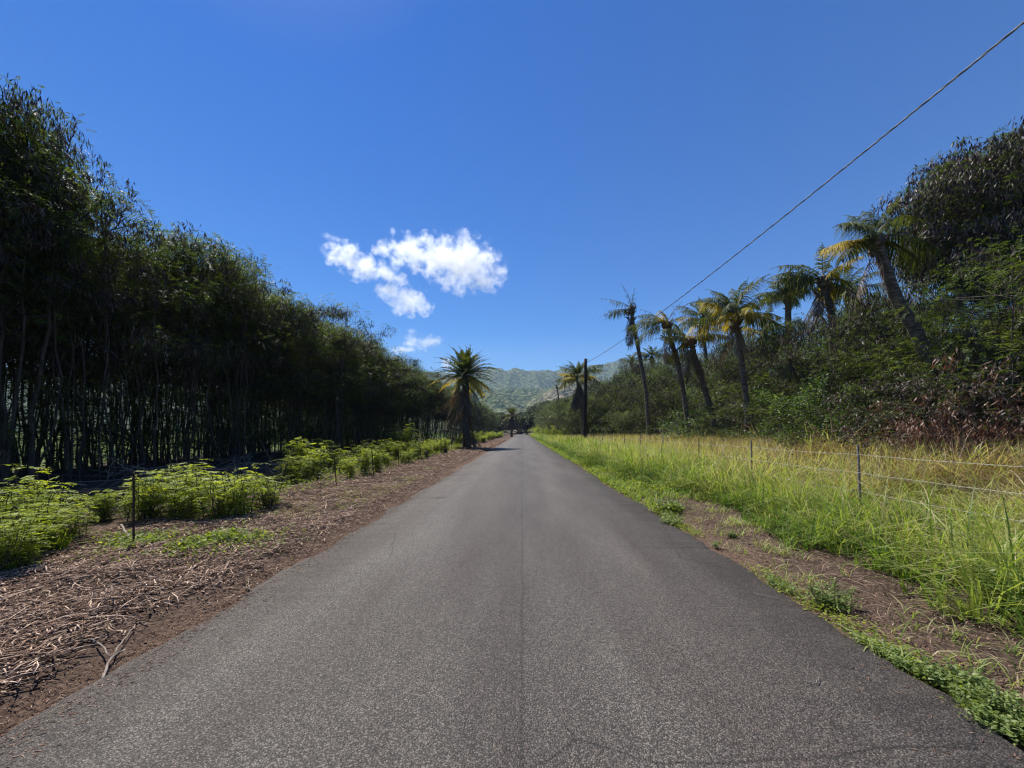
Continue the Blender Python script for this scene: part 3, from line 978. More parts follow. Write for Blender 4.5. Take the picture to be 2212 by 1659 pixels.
def palm(name, label, base, ctrl, r0, r1, spec, lib, scale=1.0, seed=1, heart=.28, boots=.05, dead_drop=0.6, group=None, az=None):
    rr = random.Random(seed)
    root = empty(name, tuple(base))
    tag(root, label, 'palm', group)
    ctrl = [np.asarray(c, float) - np.asarray(base, float) for c in ctrl]
    trunk_mesh(ctrl, r0, r1, root, boots)
    top = ctrl[-1]
    hb = MB()                                      # fibrous heart where the leaves are rooted
    k = 8
    heart *= .75
    hp = np.stack([np.zeros(k), np.zeros(k), np.linspace(-.45, .35, k)], 1) * scale + top
    hb.tube(hp, np.array([.6, .75, .85, .9, .85, .7, .45, .15]) * heart, 9, cap=True, wob=.5, a=.3)
    for i in range(26):                            # cut and broken leaf bases
        aa_ = rr.uniform(0, 6.28); zz_ = rr.uniform(-1.1, .2) * scale
        u_ = np.array([math.cos(aa_), math.sin(aa_), 0])
        st_ = top + u_ * heart * .5 + (0, 0, zz_)
        ln_ = rr.uniform(.18, .42) * scale
        hb.tube(np.array([st_, st_ + u_ * ln_ * .6 + (0, 0, ln_ * .6), st_ + u_ * ln_ * 1.0 + (0, 0, ln_ * rr.uniform(.5, 1.2))]), [.05, .04, .02], 4, cap=True)
    hb.build('heart', M['palm_bark'], root)
    for kind, cnt in spec:
        a0 = rr.uniform(0, 6.28)
        for i in range(cnt):
            me = rr.choice(lib[kind])
            o = bpy.data.objects.new(me.name.split('.')[0], me)
            COL.objects.link(o)
            o.parent = root
            dz = rr.uniform(-.1, .2)
            if kind == 'dead': dz = -rr.uniform(0, dead_drop) - .2
            if kind == 'up': dz = rr.uniform(.1, .3)
            if kind == 'yel': dz = -.1
            o.location = Vector(top) + Vector((0, 0, dz * scale))
            ang = a0 + i * 6.283 / cnt + rr.uniform(-.35, .35)
            if az and kind in az: ang = az[kind][i % len(az[kind])] + rr.uniform(-.06, .06)
            o.rotation_euler = (rr.uniform(-.15, .15), rr.uniform(-.12, .12), ang)
            s_ = scale * rr.uniform(.85, 1.08)
            o.scale = (s_, s_, s_)
            if kind == 'yel': o['label'] = 'yellowed palm frond'
            if kind == 'dead': o['label'] = 'dead brown hanging frond'
    return root


def g0(x, y): return np.array([x, y, 0.0])


# date palms left of the road
b0 = g0(-5.25, 36)
palm('date_palm', 'big shaggy date palm with a brown skirt of dead fronds, left of the road', b0,
     [b0 + (0, 0, -.3), b0 + (0, 0, 3), b0 + (-.05, 0, 6.7)], .34, .30,
     [('up', 20), ('mid', 26), ('low', 14), ('yel', 13), ('dead', 24)], DP, 1.0, 3, heart=.5, boots=.12, dead_drop=2.6)
b0 = g0(-3.1, 112)
palm('date_palm', 'smaller far date palm standing at the road edge in the distance', b0,
     [b0 + (0, 0, -.3), b0 + (0, 0, 3), b0 + (.1, 0, 6.0)], .36, .32,
     [('up', 16), ('mid', 16), ('low', 10), ('yel', 7), ('dead', 26)], DP, 1.15, 8, heart=.5, dead_drop=1.0)
# coconut palms right of the road
b0 = P(1262, 932, 43); b0[2] = 0
palm('coconut_palm', 'shaggy palm standing right behind the dark utility pole', b0,
     [b0 + (0, 0, -.3), b0 + (-.1, 0, 3), P(1249, 815, 43)], .28, .24,
     [('up', 9), ('mid', 7), ('low', 5), ('yel', 4), ('dead', 16)], CP, .95, 11, heart=.4, dead_drop=1.5)
palm('coconut_palm', 'thin bare coconut palm with a ragged dead top, nearest the utility pole wire', P(1402, 975, 27) * (1, 1, 0),
     [P(1404, 980, 27), P(1396, 845, 27), P(1380, 760, 27), P(1366, 690, 27), P(1364, 668, 27)], .14, .11,
     [('rag', 9), ('dead', 4)], CP, .82, 21, heart=.38, az={'rag': [3.2, 3.0, 1.2, 2.2, 4.5]})
palm('coconut_palm', 'leaning coconut palm with sparse fronds, second tall one from the utility pole', P(1490, 990, 22) * (1, 1, 0),
     [P(1492, 990, 22), P(1482, 880, 22), P(1466, 790, 22), P(1450, 735, 22), P(1440, 700, 22)], .14, .11,
     [('mid', 3), ('low', 2), ('rag', 4), ('dead', 3), ('yel', 1)], CP, .68, 32, heart=.4, az={'mid': [2.4, 3.3, .8], 'low': [3.1, 2.6, 0.2, 5.]})
palm('coconut_palm', 'short coconut palm with yellow hanging fronds between two taller palms', P(1552, 980, 21) * (1, 1, 0),
     [P(1556, 985, 21), P(1535, 880, 21), P(1505, 790, 21), P(1492, 735, 21)], .16, .13,
     [('mid', 4), ('low', 3), ('yel', 4), ('dead', 7)], CP, .66, 44, heart=.42)
palm('coconut_palm', 'full-crowned coconut palm on an upright trunk in the middle of the right thicket', P(1612, 950, 18) * (1, 1, 0),
     [P(1616, 1003, 18), P(1614, 880, 18), P(1602, 780, 18), P(1588, 680, 18)], .13, .105,
     [('up', 5), ('mid', 7), ('low', 4), ('yel', 7), ('dead', 3)], CP, .74, 52, heart=.3)
palm('coconut_palm', 'coconut palm with a dark drooping crown just left of the big leaning palm', P(1800, 930, 17) * (1, 1, 0),
     [P(1806, 960, 17), P(1800, 760, 17), P(1795, 670, 17), P(1778, 605, 17)], .14, .12,
     [('up', 4), ('mid', 4), ('low', 4), ('yel', 3), ('dead', 5)], CP, .72, 61, heart=.32, az={'mid': [3.1, 2.9, .2, .6], 'low': [3.0, .1, .3]})
palm('coconut_palm', 'small upright palm crown peeking out behind the dark drooping one', P(1704, 930, 26) * (1, 1, 0),
     [P(1704, 960, 26), P(1704, 800, 26), P(1702, 640, 26)], .22, .18,
     [('up', 8), ('mid', 7), ('low', 4), ('yel', 2)], CP, .8, 71, heart=.4)
palm('coconut_palm', 'big palm leaning left over the thicket with a thick curved trunk', P(2070, 1040, 12) * (1, 1, 0),
     [P(2078, 1045, 12.2), P(2034, 827, 12), P(2005, 775, 12), P(1978, 712, 12), P(1936, 648, 12), P(1910, 570, 12), P(1890, 515, 12)], .20, .13,
     [('up', 3), ('rag', 2), ('mid', 3), ('low', 5), ('yel', 2), ('dead', 2)], CP, .60, 83, heart=.34, az={'yel': [3.1, 2.9], 'low': [3.4, 3.6, .1, 6.1], 'mid': [1.0, .3]})
palm('coconut_palm', 'small far palm top showing above the brown bush near the mountain', P(1365, 940, 62) * (1, 1, 0),
     [P(1365, 950, 62), P(1365, 785, 62)], .25, .2, [('up', 7), ('mid', 5)], CP, .9, 91, heart=.4)
palm('coconut_palm', 'small far palm top between the two thin leaning trunks', P(1408, 940, 50) * (1, 1, 0),
     [P(1408, 950, 50), P(1408, 772, 50)], .25, .2, [('up', 6), ('mid', 6), ('low', 3)], CP, .8, 95, heart=.4)
palm('coconut_palm', 'low palm crown with one bright yellow frond beside the upright trunk', P(1655, 930, 25) * (1, 1, 0),
     [P(1655, 950, 25), P(1650, 720, 25)], .24, .2, [('up', 3), ('mid', 4), ('low', 4), ('yel', 2), ('dead', 3)], CP, .8, 99, heart=.4)
palm('coconut_palm', 'slim palm with a small crown between the drooping crown and the leaning palm', P(1832, 930, 24) * (1, 1, 0),
     [P(1832, 950, 24), P(1832, 760, 24), P(1830, 632, 24)], .12, .10, [('up', 5), ('mid', 5), ('low', 5), ('yel', 1), ('dead', 2)], CP, .75, 103, heart=.3)
palm('coconut_palm', 'slim palm behind and left of the full-crowned upright one', P(1530, 930, 33) * (1, 1, 0),
     [P(1530, 950, 33), P(1526, 780, 33), P(1518, 690, 33)], .13, .11, [('up', 4), ('mid', 6), ('low', 5), ('yel', 1), ('dead', 3)], CP, .85, 107, heart=.3)
# dead snag against the mountain and a banana-like plant with orange leaves
b0 = P(1206, 935, 62); b0[2] = 0
palm('dead_palm', 'thin dead palm trunk with two broken stubs against the mountain', b0,
     [b0, P(1207, 863, 62), P(1203, 834, 62)], .14, .09, [('rag', 3)], CP, .45, 17, heart=.15, az={'rag': [2.4, .6, 1.5]})


def banana():
    root = empty('banana_plant', tuple(P(1200, 935, 70) * (1, 1, 0)))
    tag(root, 'plant with hanging orange and yellow leaves left of the shaggy palm', 'plant')
    sb_ = MB(); sb_.tube(limb((0, 0, -.2), (.1, 0, 4.0), 6, .03), np.linspace(.16, .08, 6), 8)
    sb_.build('stem', M['palm_bark'], root)
    for i in range(9):
        b = MB()
        a = i * .7 + .3
        L = rng.uniform(1.6, 2.4)
        t = np.linspace(0, 1, 9)
        el = 1.0 - 2.1 * t if i % 3 else -.4 - 1.2 * t
        x = np.cumsum(np.cos(el)) * L / 9
        z = np.cumsum(np.sin(el)) * L / 9
        w = .28 * np.sin(np.clip(t * .95 + .04, 0, 1) * np.pi) ** .6
        V = np.concatenate([np.stack([x, -w, z - .1 * w], 1), np.stack([x, w * 0, z], 1), np.stack([x, w, z - .1 * w], 1)])
        q = [[k + c * 9, k + 1 + c * 9, k + 10 + c * 9, k + 9 + c * 9] for c in (0, 1) for k in range(8)]
        b.add(V, q, None, rng.uniform(.3, .9))
        o = b.build('leaf', M['palm_yellow'] if i in (0, 3, 6, 4) else M['palm_green'], root)
        o.location = (.1, 0, 3.9 - (1.2 if i % 3 == 0 else 0))
        o.rotation_euler = (0, 0, a)


banana()


# ------------------------------------------------------------------ far umbrella tree over the road end, distant scrub
def umbrella(cx, cy, rx, ry, H, z0, n, name, label, ls=.6, lump=1.9):
    root = empty(name, (cx, cy, 0))
    tag(root, label, 'tree')
    tb = MB()
    tb.tube(limb((0, 0, -.3), (0, 0, z0 * .9), 6, .05), np.linspace(.55, .42, 6), 9)
    cb = MB()
    for k in range(n):
        a = rng.uniform(0, 6.28)
        r = math.sqrt(rng.random())
        z = z0 + (H - z0) * math.sqrt(max(0, 1 - r * r)) * rng.uniform(.78, 1.0)
        c = np.array([math.cos(a) * r * rx, math.sin(a) * r * ry, z])
        if k % 6 == 0:
            tb.tube(limb((0, 0, z0 * .85), c - (0, 0, .4), 7, .10), np.linspace(.24, .04, 7), 5)
        m_ = 110
        u = unit(rng.normal(0, 1, (m_, 3)))
        p = c + u * np.array([lump, lump, lump * .38]) * rng.uniform(.3, 1, m_)[:, None]
        nn = unit(u + rng.normal(0, .5, (m_, 3)) + (0, 0, .6))
        d = unit(np.cross(nn, rng.normal(0, 1, (m_, 3))))
        cb.rhombs(p, d, nn, ls * rng.uniform(.6, 1.2, m_), ls * .6 * rng.uniform(.6, 1.2, m_), np.clip(.45 + rng.normal(0, .15, m_) + rng.normal(0, .1), 0, 1), 0)
    tb.build('trunk', M['bark'], root, smooth=True)
    cb.build('crown', M['far_leaf'], root)


umbrella(11.5, 165, 10.5, 9, 14.6, 5.0, 330, 'umbrella_tree', 'huge dark umbrella-shaped tree spreading over the far end of the road')
umbrella(2.2, 178, 8.0, 7, 10.5, 3.0, 230, 'umbrella_tree', 'lighter green lower umbrella tree where the road disappears')
umbrella(-9.5, 170, 7, 6, 9.5, 1.5, 130, 'round_tree', 'round dark tree left of the small far date palm', lump=1.4)
umbrella(-1.5, 215, 14, 5, 7.5, .3, 160, 'round_tree', 'shaded scrub tree closing off the far end of the road', lump=1.6)
umbrella(-20, 200, 12, 6, 8.0, .5, 130, 'round_tree', 'broad low tree far behind the left tree row', lump=1.6)

fb = shrub(2.4, 1.6, 7, 'seedling', .20, .10, 26, .35, lumps=45)
for (x, y, s_) in ((4.6, 60, .75), (5.6, 66, 1.0), (4.8, 74, 1.0), (5.9, 82, 1.25), (4.6, 90, 1.1), (5.2, 102, 1.3), (4.6, 116, 1.3), (5.8, 56, .8), (6.6, 71, 1.1), (7, 92, 1.4), (4.0, 132, 1.2), (6.0, 126, 1.5)):
    tag(place(fb, 'roadside_bush', (x, y, 0), rng.uniform(0, 6), s_), 'rounded light green bush on the right verge beyond the utility pole', 'bush', 'light green bushes on the far right verge')


# ------------------------------------------------------------------ seedling shrubs along the left fence line
def seedling(H, W, nst):
    tb, cb = MB(), MB()
    for s_ in range(nst):
        a = rng.uniform(0, 6.28)
        top = np.array([math.cos(a) * W * rng.uniform(.1, .95), math.sin(a) * W * rng.uniform(.1, .95), H * rng.uniform(.6, 1.0)])
        pts = limb((rng.normal(0, .12), rng.normal(0, .12), -.1), top, 8, .12)
        tb.tube(pts, np.linspace(.010, .003, 8), 4)
        n = 15
        t = rng.uniform(.18, 1, n)
        p = np.stack([np.interp(t, np.linspace(0, 1, 8), pts[:, k]) for k in range(3)], 1)
        an = rng.uniform(0, 6.28, n)
        d = np.stack([np.cos(an), np.sin(an), rng.uniform(.0, .45, n)], 1)
        fronds(cb, p, d, rng.uniform(.13, .24, n), 6, .020, .075, np.clip(.35 + .3 * t + rng.normal(0, .12, n), 0, 1), droop=.35)
    a_ = tb.build('stem', M['bark'])
    c_ = cb.build('foliage', M['seedling'])
    parts = [('stem', a_.data), ('foliage', c_.data)]
    bpy.data.objects.remove(a_); bpy.data.objects.remove(c_)
    return parts


sds = [seedling(1.15, .50, 15 + 3 * k) for k in range(5)]
GS = 'feathery green shrubs along the left fence line'
spots = []
for x, y, s_ in ((-5.65, 4.1, .62), (-6.1, 4.5, .85), (-6.5, 5.0, .9), (-7.0, 5.5, 1.0), (-6.6, 4.4, .9), (-7.3, 5.0, 1.0), (-6.0, 5.2, .5)):
    spots.append((x, y, s_, 'leafy green shrub cluster at the left picture edge'))
for x, y, s_ in ((-6.9, 6.9, .75), (-6.4, 6.6, .8), (-5.95, 6.5, .85), (-5.5, 6.7, .95), (-5.15, 7.1, .85), (-6.1, 7.3, 1.05), (-5.6, 7.5, 1.0), (-6.7, 7.6, .9), (-4.95, 7.5, .75), (-6.9, 6.1, .6)):
    spots.append((x, y, s_, 'feathery yellow-green shrub behind the nearest left stake'))
spots.append((-6.55, 11.0, .85, 'lone feathery shrub beside the pile of dead branches'))
spots.append((-6.4, 11.6, .8, 'lone feathery shrub beside the pile of dead branches'))
y = 12.2
while y < 34:
    for dx in (0, .8, 1.7):
        spots.append((-5.55 - dx - rng.uniform(0, .4), y + rng.uniform(-.4, .4), rng.uniform(.50, 1.08) + .06 * dx, 'yellow-green feathery shrub in the long hedge before the big date palm'))
    y += 1.1 + .015 * y
spots.append((-7.9, 25.0, 1.9, 'taller loose shrub standing above the feathery hedge'))
spots.append((-8.4, 16.0, 1.55, 'dim tall shrub behind the near end of the feathery hedge'))
y = 41.0
while y < 108:
    for dx in (0, 2.0):
        spots.append((-5.3 - dx - rng.uniform(0, .8), y + rng.uniform(-.6, .6), rng.uniform(1.1, 1.45), 'light green feathery shrub beyond the big date palm'))
    y += 3.2
for x, y, s_, lb in spots:
    o = place(sds[rng.integers(0, 5)], 'feathery_shrub', (x + rng.normal(0, .1), y + rng.normal(0, .12), float(ground_h(x, y)) - .02), rng.uniform(0, 6.28), (s_ * rng.uniform(.8, 1.25), s_ * rng.uniform(.8, 1.2), s_ * rng.uniform(.62, 1.15)))
    tag(o, lb, 'shrub', GS)

# ------------------------------------------------------------------ grass (one object each)
def blades(b, x, y, h, w, lean, v, az=None):
    n = len(x)
    az = rng.uniform(0, 6.283, n) if az is None else az
    d = np.stack([np.cos(az), np.sin(az), np.zeros(n)], 1)
    s_ = np.stack([-np.sin(az + rng.normal(0, .5, n)), np.cos(az), np.zeros(n)], 1)
    s_ = unit(s_)
    p0 = np.stack([x, y, ground_h(x, y) - .02], 1)
    ts = [0, .38, .72, 1.0]
    c = [p0 + d * (lean * h * t ** 1.9)[:, None] + np.array([0, 0, 1.]) * (h * (t - .38 * lean * t ** 3))[:, None] for t in ts]
    w = w[:, None]
    V = np.stack([c[0] - s_ * w * .4, c[0] + s_ * w * .4, c[1] - s_ * w * .5, c[1] + s_ * w * .5, c[2] - s_ * w * .36, c[2] + s_ * w * .36, c[3]], 1)
    bb = np.arange(n)[:, None] * 7
    b.add(V, np.concatenate([bb + [[0, 1, 3, 2]], bb + [[2, 3, 5, 4]]]), bb + [[4, 5, 6]], np.repeat(np.clip(v, 0, 1), 7))


def edge_x(y):           # where the tall grass begins right of the road
    return np.interp(y, [0, 3, 5, 7, 8, 9.5, 12, 20, 45, 120], [3.75, 3.5, 3.35, 3.95, 3.9, 3.5, 3.15, 2.95, 2.85, 2.75])


def right_grass(b, n, y0, y1, wmul, xmax=11.5, hm=1.0):
    y = rng.uniform(y0, y1, n)
    x = rng.uniform(2.6, xmax, n)
    clump = fbm(x * 1.3, y * 1.3, 71, 3)
    cl2 = fbm(x * .45, y * .45, 75, 3)
    fine = vnoise(x * 4.5, y * 4.5, 77)
    ex = edge_x(y) + (fbm(y * 1.5, y * 0, 79, 3) - .5) * .7
    keep = (x > ex) & (fine > .38) & (clump > .345)
    x, y, clump, ex, cl2 = x[keep], y[keep], clump[keep], ex[keep], cl2[keep]
    # pull the blades together into tussocks
    gx, gy = np.round(x * 3.2 + hash2(np.round(y * 3.2), np.round(x * 3.2), 5) * .6) / 3.2, np.round(y * 3.2) / 3.2
    pull = rng.uniform(0, .75, len(x))
    az = np.arctan2(y - gy, x - gx) + rng.normal(0, .9, len(x))
    x, y = x * (1 - pull) + gx * pull, y * (1 - pull) + gy * pull
    near = sstep(0, .8, x - ex)
    tus = hash2(gx * 7.3, gy * 5.1, 9)                      # every tussock has its own size and dryness
    dryz = sstep(5.4, 8.0, x + (clump - .5) * 4) * .38
    h = (.38 + .16 * near + .75 * clump * near * (.55 + .9 * tus)) * hm * rng.lognormal(-.08, .38, len(x)) * (1 + .35 * sstep(6, 9, x))
    low = .60 + .40 * sstep(7.5, 13, y) + .30 * sstep(8.2, 9.6, x) * (y > 6)
    h = np.minimum(h * low * (.7 + .6 * cl2), 1.35)
    lean = rng.uniform(.2, 1.5, len(x)) ** 1.2
    v = .29 + .18 * near + dryz + (cl2 - .5) * .7 + (tus - .5) * .42 + rng.normal(0, .10, len(x))
    straw = rng.random(len(x)) < (.12 + .30 * sstep(4, 6.5, x))
    v = np.where(straw, rng.uniform(.66, 1.0, len(x)), v)
    w = np.full(len(x), .0120) * wmul * rng.uniform(.5, 1.5, len(x)) * np.where(straw, .55, 1)
    blades(b, x, y, h, w, lean, v, az)


b = MB()
right_grass(b, 80000, 1.6, 9, 1.0)
right_grass(b, 70000, 9, 20, 1.5, 11.0)
right_grass(b, 65000, 20, 45, 3.0, 9.5, .95)
right_grass(b, 36000, 45, 130, 7.0, 8.0, 1.1)
# tall rust-brown dead grass against the thicket
n = 52000
y = 7 + rng.random(n) * 19; x = rng.uniform(7.7, 11.0, n)
k = (fbm(x * .7, y * .7, 171, 3) > .44) & (vnoise(x * 2.6, y * 2.6, 172) > .3)
x, y = x[k], y[k]
hh_ = fbm(x * 1.3, y * 1.3, 173, 3)
blades(b, x, y, (.45 + 2.3 * hh_ ** 1.5 * sstep(7.6, 9.0, x)) * rng.uniform(.5, 1.1, len(x)), .012 * (1 + y / 14) * rng.uniform(.5, 1.4, len(x)), rng.uniform(.3, 1.6, len(x)),
       np.where(rng.random(len(x)) < .62, rng.uniform(.90, 1, len(x)), rng.uniform(.55, .9, len(x))))
# broken straw lying across the grass
n = 9000
y = rng.uniform(3, 20, n); x = rng.uniform(4.6, 10.5, n)
aa = rng.uniform(0, 6.283, n)
dd = unit(np.stack([np.cos(aa), np.sin(aa), rng.normal(.1, .3, n)], 1))
b.strips(np.stack([x, y, ground_h(x, y) + rng.uniform(.05, .45, n) * (.6 + .5 * sstep(7, 12, y))], 1), dd, unit(rng.normal(0, 1, (n, 3)) + (0, 0, 1)), rng.uniform(.25, .75, n), .006 * (1 + y / 12), rng.uniform(.66, .93, n), rng.uniform(.1, .5, n))
# short tufts straggling onto the bare strip
n = 5000
y = rng.uniform(1.8, 9, n); x = edge_x(y) - np.abs(rng.normal(0, .45, n))
k = (vnoise(x * 5, y * 5, 191) > .62) & (x > 2.7)
x, y = x[k], y[k]
blades(b, x, y, rng.uniform(.05, .22, len(x)), rng.uniform(.004, .009, len(x)), rng.uniform(.4, 1.6, len(x)), rng.uniform(.25, .95, len(x)))
# fine seeding stalks that arch over the fence
n = 2600
y = rng.uniform(3, 26, n); x = rng.uniform(4.6, 10, n)
blades(b, x, y, rng.uniform(.9, 1.45, n), np.full(n, .0045) * (1 + y / 18), rng.uniform(.3, 1.2, n), rng.uniform(.45, .85, n))
tag(b.build('tall_grass', M['grass']), 'tall green and straw-coloured grass on the right verge', 'grass', kind='stuff')

# low growth: patches beside both road edges
b = MB()


def creep(b, n, x, y, hmin, hmax, L, W, v):
    z = ground_h(x, y) + rng.uniform(hmin, hmax, n)
    a = rng.uniform(0, 6.283, n)
    d = unit(np.stack([np.cos(a), np.sin(a), rng.normal(.1, .35, n)], 1))
    nn = unit(np.array([0, 0, 1.]) + rng.normal(0, .45, (n, 3)))
    b.rhombs(np.stack([x, y, z], 1), d, nn, L * rng.uniform(.5, 1.3, n), W * rng.uniform(.6, 1.3, n), np.clip(v + rng.normal(0, .2, n), 0, 1), 0)


# left: sparse sprouts between chips, ankle-high patch by the stake
n = 9000
y = rng.uniform(6.5, 16, n); x = rng.uniform(-5.3, -3.2, n)
k = fbm(x * 1.6, y * .9, 81, 3) > .52
creep(b, k.sum(), x[k], y[k], .0, .09, .045, .012, .35)
n = 7000
x, y = rng.normal(-4.35, .45, n), rng.normal(5.2, .34, n)
k = fbm(x * 2.6, y * 2.6, 83, 3) > .5
creep(b, k.sum(), x[k], y[k], .0, .13, .05, .026, .30)
n = 1200
x, y = rng.normal(-5.3, .25, n), rng.normal(5.3, .16, n)
creep(b, n, x, y, .0, .10, .05, .022, .35)
# under the left hedge
n = 12000
y = rng.uniform(9, 40, n); x = rng.uniform(-8, -5.2, n)
creep(b, n, x, y, .0, .25, .09, .025, .35)
# right: sprigs hugging the broken asphalt edge in the foreground
for yc, nn_ in ((1.85, 420), (2.2, 500), (2.5, 380), (2.75, 260), (3.1, 200), (3.5, 260), (3.95, 220), (4.3, 120), (5.9, 200), (6.3, 300), (6.8, 420), (7.3, 420)):
    yq = yc + rng.normal(0, .13, nn_)
    xq = 2.56 + rng.normal(0, .07, nn_) + np.abs(rng.normal(0, .07, nn_))
    creep(b, nn_, xq, yq, .02, .07, .036, .014, .55)
# right: edge weeds further up the road
n = 26000
y = 7.2 + rng.random(n) ** 1.6 * 55
x = 2.42 + rng.random(n) * (edge_x(y) + .4 - 2.42)
k = (fbm(x * 1.5, y * .6, 91, 3) > .44 - .004 * y) & ((y > 8.2) | (x < 3.0))
creep(b, k.sum(), x[k], y[k], .0, .20, .075, .026, .42)
tag(b.build('ground_cover', M['seedling']), 'low green ground cover creeping beside the road', 'ground cover', kind='stuff')

b = MB()
n = 14000
y = 7.5 + rng.random(n) ** 1.3 * 60
x = 2.50 + rng.random(n) * (edge_x(y) + .2 - 2.50)
k = (fbm(x * 1.2, y * .5, 95, 3) > .47 - .003 * y) & ((y > 8.5) | (x < 2.9))
x, y = x[k], y[k]
blades(b, x, y, rng.uniform(.08, .30, len(x)), np.full(len(x), .007) * (1 + y / 8), rng.uniform(.3, 1.3, len(x)), rng.uniform(.25, .6, len(x)))
n = 900                                                                       # straw lying by the tall grass
tag(b.build('verge_grass', M['grass']), 'short grass fringe along the right road edge', 'grass', kind='stuff')


# weeds rooted in the broken road edge, right foreground
def weed(name, label, x, y, n, r, h, L, W, blade=0, gx=1.0, gy=1.0):
    if x < 2.95: x, r, n = x - .08, r * 1.35, int(n * .85)
    root = empty(name, (x, y, .0))
    tag(root, label, 'weed', 'weeds along the right road edge')
    b, s_ = MB(), MB()
    for k in range(max(6, n // 40)):
        a = rng.uniform(0, 6.28)
        tip = np.array([math.cos(a) * r * gx * rng.uniform(.3, 1), math.sin(a) * r * gy * rng.uniform(.3, 1), h * rng.uniform(.3, 1)])
        q = limb((rng.normal(0, r * .3), rng.normal(0, r * .3), -.02), tip, 6, .2)
        s_.tube(q, np.linspace(.0035, .0015, 6), 3)
        m_ = 40
        t = rng.uniform(.1, 1, m_)
        p = np.stack([np.interp(t, np.linspace(0, 1, 6), q[:, c]) for c in range(3)], 1) + rng.normal(0, .012, (m_, 3))
        aa = rng.uniform(0, 6.28, m_)
        d = unit(np.stack([np.cos(aa), np.sin(aa), rng.normal(.25, .3, m_)], 1))
        b.rhombs(p + (0, 0, .01), d, unit(np.array([0, 0, 1.]) + rng.normal(0, .4, (m_, 3))), L * rng.uniform(.5, 1.2, m_), W * rng.uniform(.6, 1.2, m_), np.clip(.5 + rng.normal(0, .22, m_), 0, 1), 0, wide=.55)
    if blade:
        aa = rng.uniform(0, 6.28, blade)
        d = unit(np.stack([np.cos(aa) * gx, np.sin(aa) * gy, rng.uniform(.15, .9, blade)], 1))
        b.strips(rng.normal(0, .02, (blade, 3)) * (1, 1, 0), d, unit(np.array([0, 0, 1.]) + rng.normal(0, .3, (blade, 3))), rng.uniform(.12, .30, blade), np.full(blade, .009), rng.uniform(.3, .8, blade), rng.uniform(.3, .9, blade), 0)
    s_.build('stem', M['weed'], root)
    b.build('foliage', M['weed'], root)


weed('roadside_weed', 'upright bushy weed at the right road edge, nearest clump to the grass', 2.86, 3.45, 1500, .17, .20, .028, .014, 40)
weed('roadside_weed', 'low trailing weed joining the upright one along the asphalt edge', 2.68, 3.9, 700, .20, .07, .026, .011, 20, .5, 1.6)
weed('roadside_weed', 'long-bladed grassy weed sprawling on the asphalt edge', 2.62, 2.80, 300, .16, .07, .026, .012, 46, .8, 1.5)
weed('roadside_weed', 'dense round-leaved weed mat in the right foreground', 2.72, 2.33, 2200, .19, .10, .024, .017, 8, .8, 1.1)
weed('roadside_weed', 'pale sprawling weed at the lower right corner of the asphalt', 2.62, 2.02, 1700, .17, .08, .026, .015, 10, .9, 1.0)
weed('roadside_weed', 'thin row of weeds between the grassy one and the dense mat', 2.60, 2.56, 700, .13, .06, .024, .012, 18, .6, 1.3)
weed('roadside_weed', 'small weed in the corner by the right picture edge', 2.78, 2.12, 800, .12, .08, .022, .012, 6)
weed('roadside_weed', 'single small yellow-green sprout on the bare soil strip', 3.05, 5.6, 320, .08, .09, .035, .018, 4)
weed('roadside_weed', 'tiny sprout on the soil right beside the asphalt', 2.70, 5.2, 200, .05, .06, .025, .014, 3)
weed('roadside_weed', 'leafy green patch on the asphalt edge before the bare strip', 2.62, 6.6, 1500, .28, .13, .04, .018, 50, .8, 1.4)
weed('roadside_weed', 'darker leafy clump at the near end of the weedy edge', 2.95, 7.6, 1800, .35, .22, .045, .022, 50, 1, 1.3)
weed('roadside_weed', 'leafy clump at the foot of the grass in the lower right', 4.15, 3.25, 1500, .28, .38, .05, .028, 30)
b = MB()
n = 60
aa = rng.uniform(0, 6.28, n)
b.strips(rng.normal(0, .03, (n, 3)) * (1, 1, 0), unit(np.stack([np.cos(aa) * .5, np.sin(aa) * .5, rng.uniform(.8, 1.6, n)], 1)), unit(rng.normal(0, 1, (n, 3))),
         rng.uniform(.22, .42, n), np.full(n, .016), rng.uniform(.2, .6, n), rng.uniform(.05, .3, n))
o = b.build('grass_tuft', M['seedling'])
o.location = (-5.75, 4.75, .02)
tag(o, 'upright grass tuft at the edge of the wood chips, left foreground', 'grass')

# ------------------------------------------------------------------ wood chips and litter
def litter(b, x, y, L, r, v, curl=.25, lift=.03, flat=.45):
    n = len(x)
    a = rng.uniform(0, 3.1416, n)
    d = np.stack([np.cos(a), np.sin(a), rng.normal(0, .16, n)], 1)
    s_ = np.stack([-np.sin(a), np.cos(a), np.zeros(n)], 1)
    up = np.array([0, 0, 1.])
    c0 = np.stack([x, y, ground_h(x, y) + .004 + rng.random(n) * lift], 1)
    c0[:, 2] = np.where(np.abs(x + .04) < 2.53, .020 + .0135 * (2.53 - np.abs(x + .04)) / 1.27, c0[:, 2])
    L, r = L[:, None], r[:, None]
    cu = rng.normal(0, curl, n)[:, None]
    pts = [c0 - d * L / 2 + s_ * cu * L * .3, c0 + up * L * .04, c0 + d * L / 2 + s_ * cu * L * .3]
    rad = [.55, 1.0, .4]
    V = []
    for p, k in zip(pts, rad):
        V += [p + s_ * r * k, p + up * r * k * flat, p - s_ * r * k, p - up * r * k * flat]
    V = np.stack(V, 1)
    bb = np.arange(n)[:, None] * 12
    q = []
    for s0 in (0, 4):
        for k in range(4):
            q.append(bb + [[s0 + k, s0 + (k + 1) % 4, s0 + 4 + (k + 1) % 4, s0 + 4 + k]])
    q.append(bb + [[8, 9, 10, 11]])
    q.append(bb + [[3, 2, 1, 0]])
    b.add(V, np.concatenate(q), None, np.repeat(np.clip(v, 0, 1), 12))


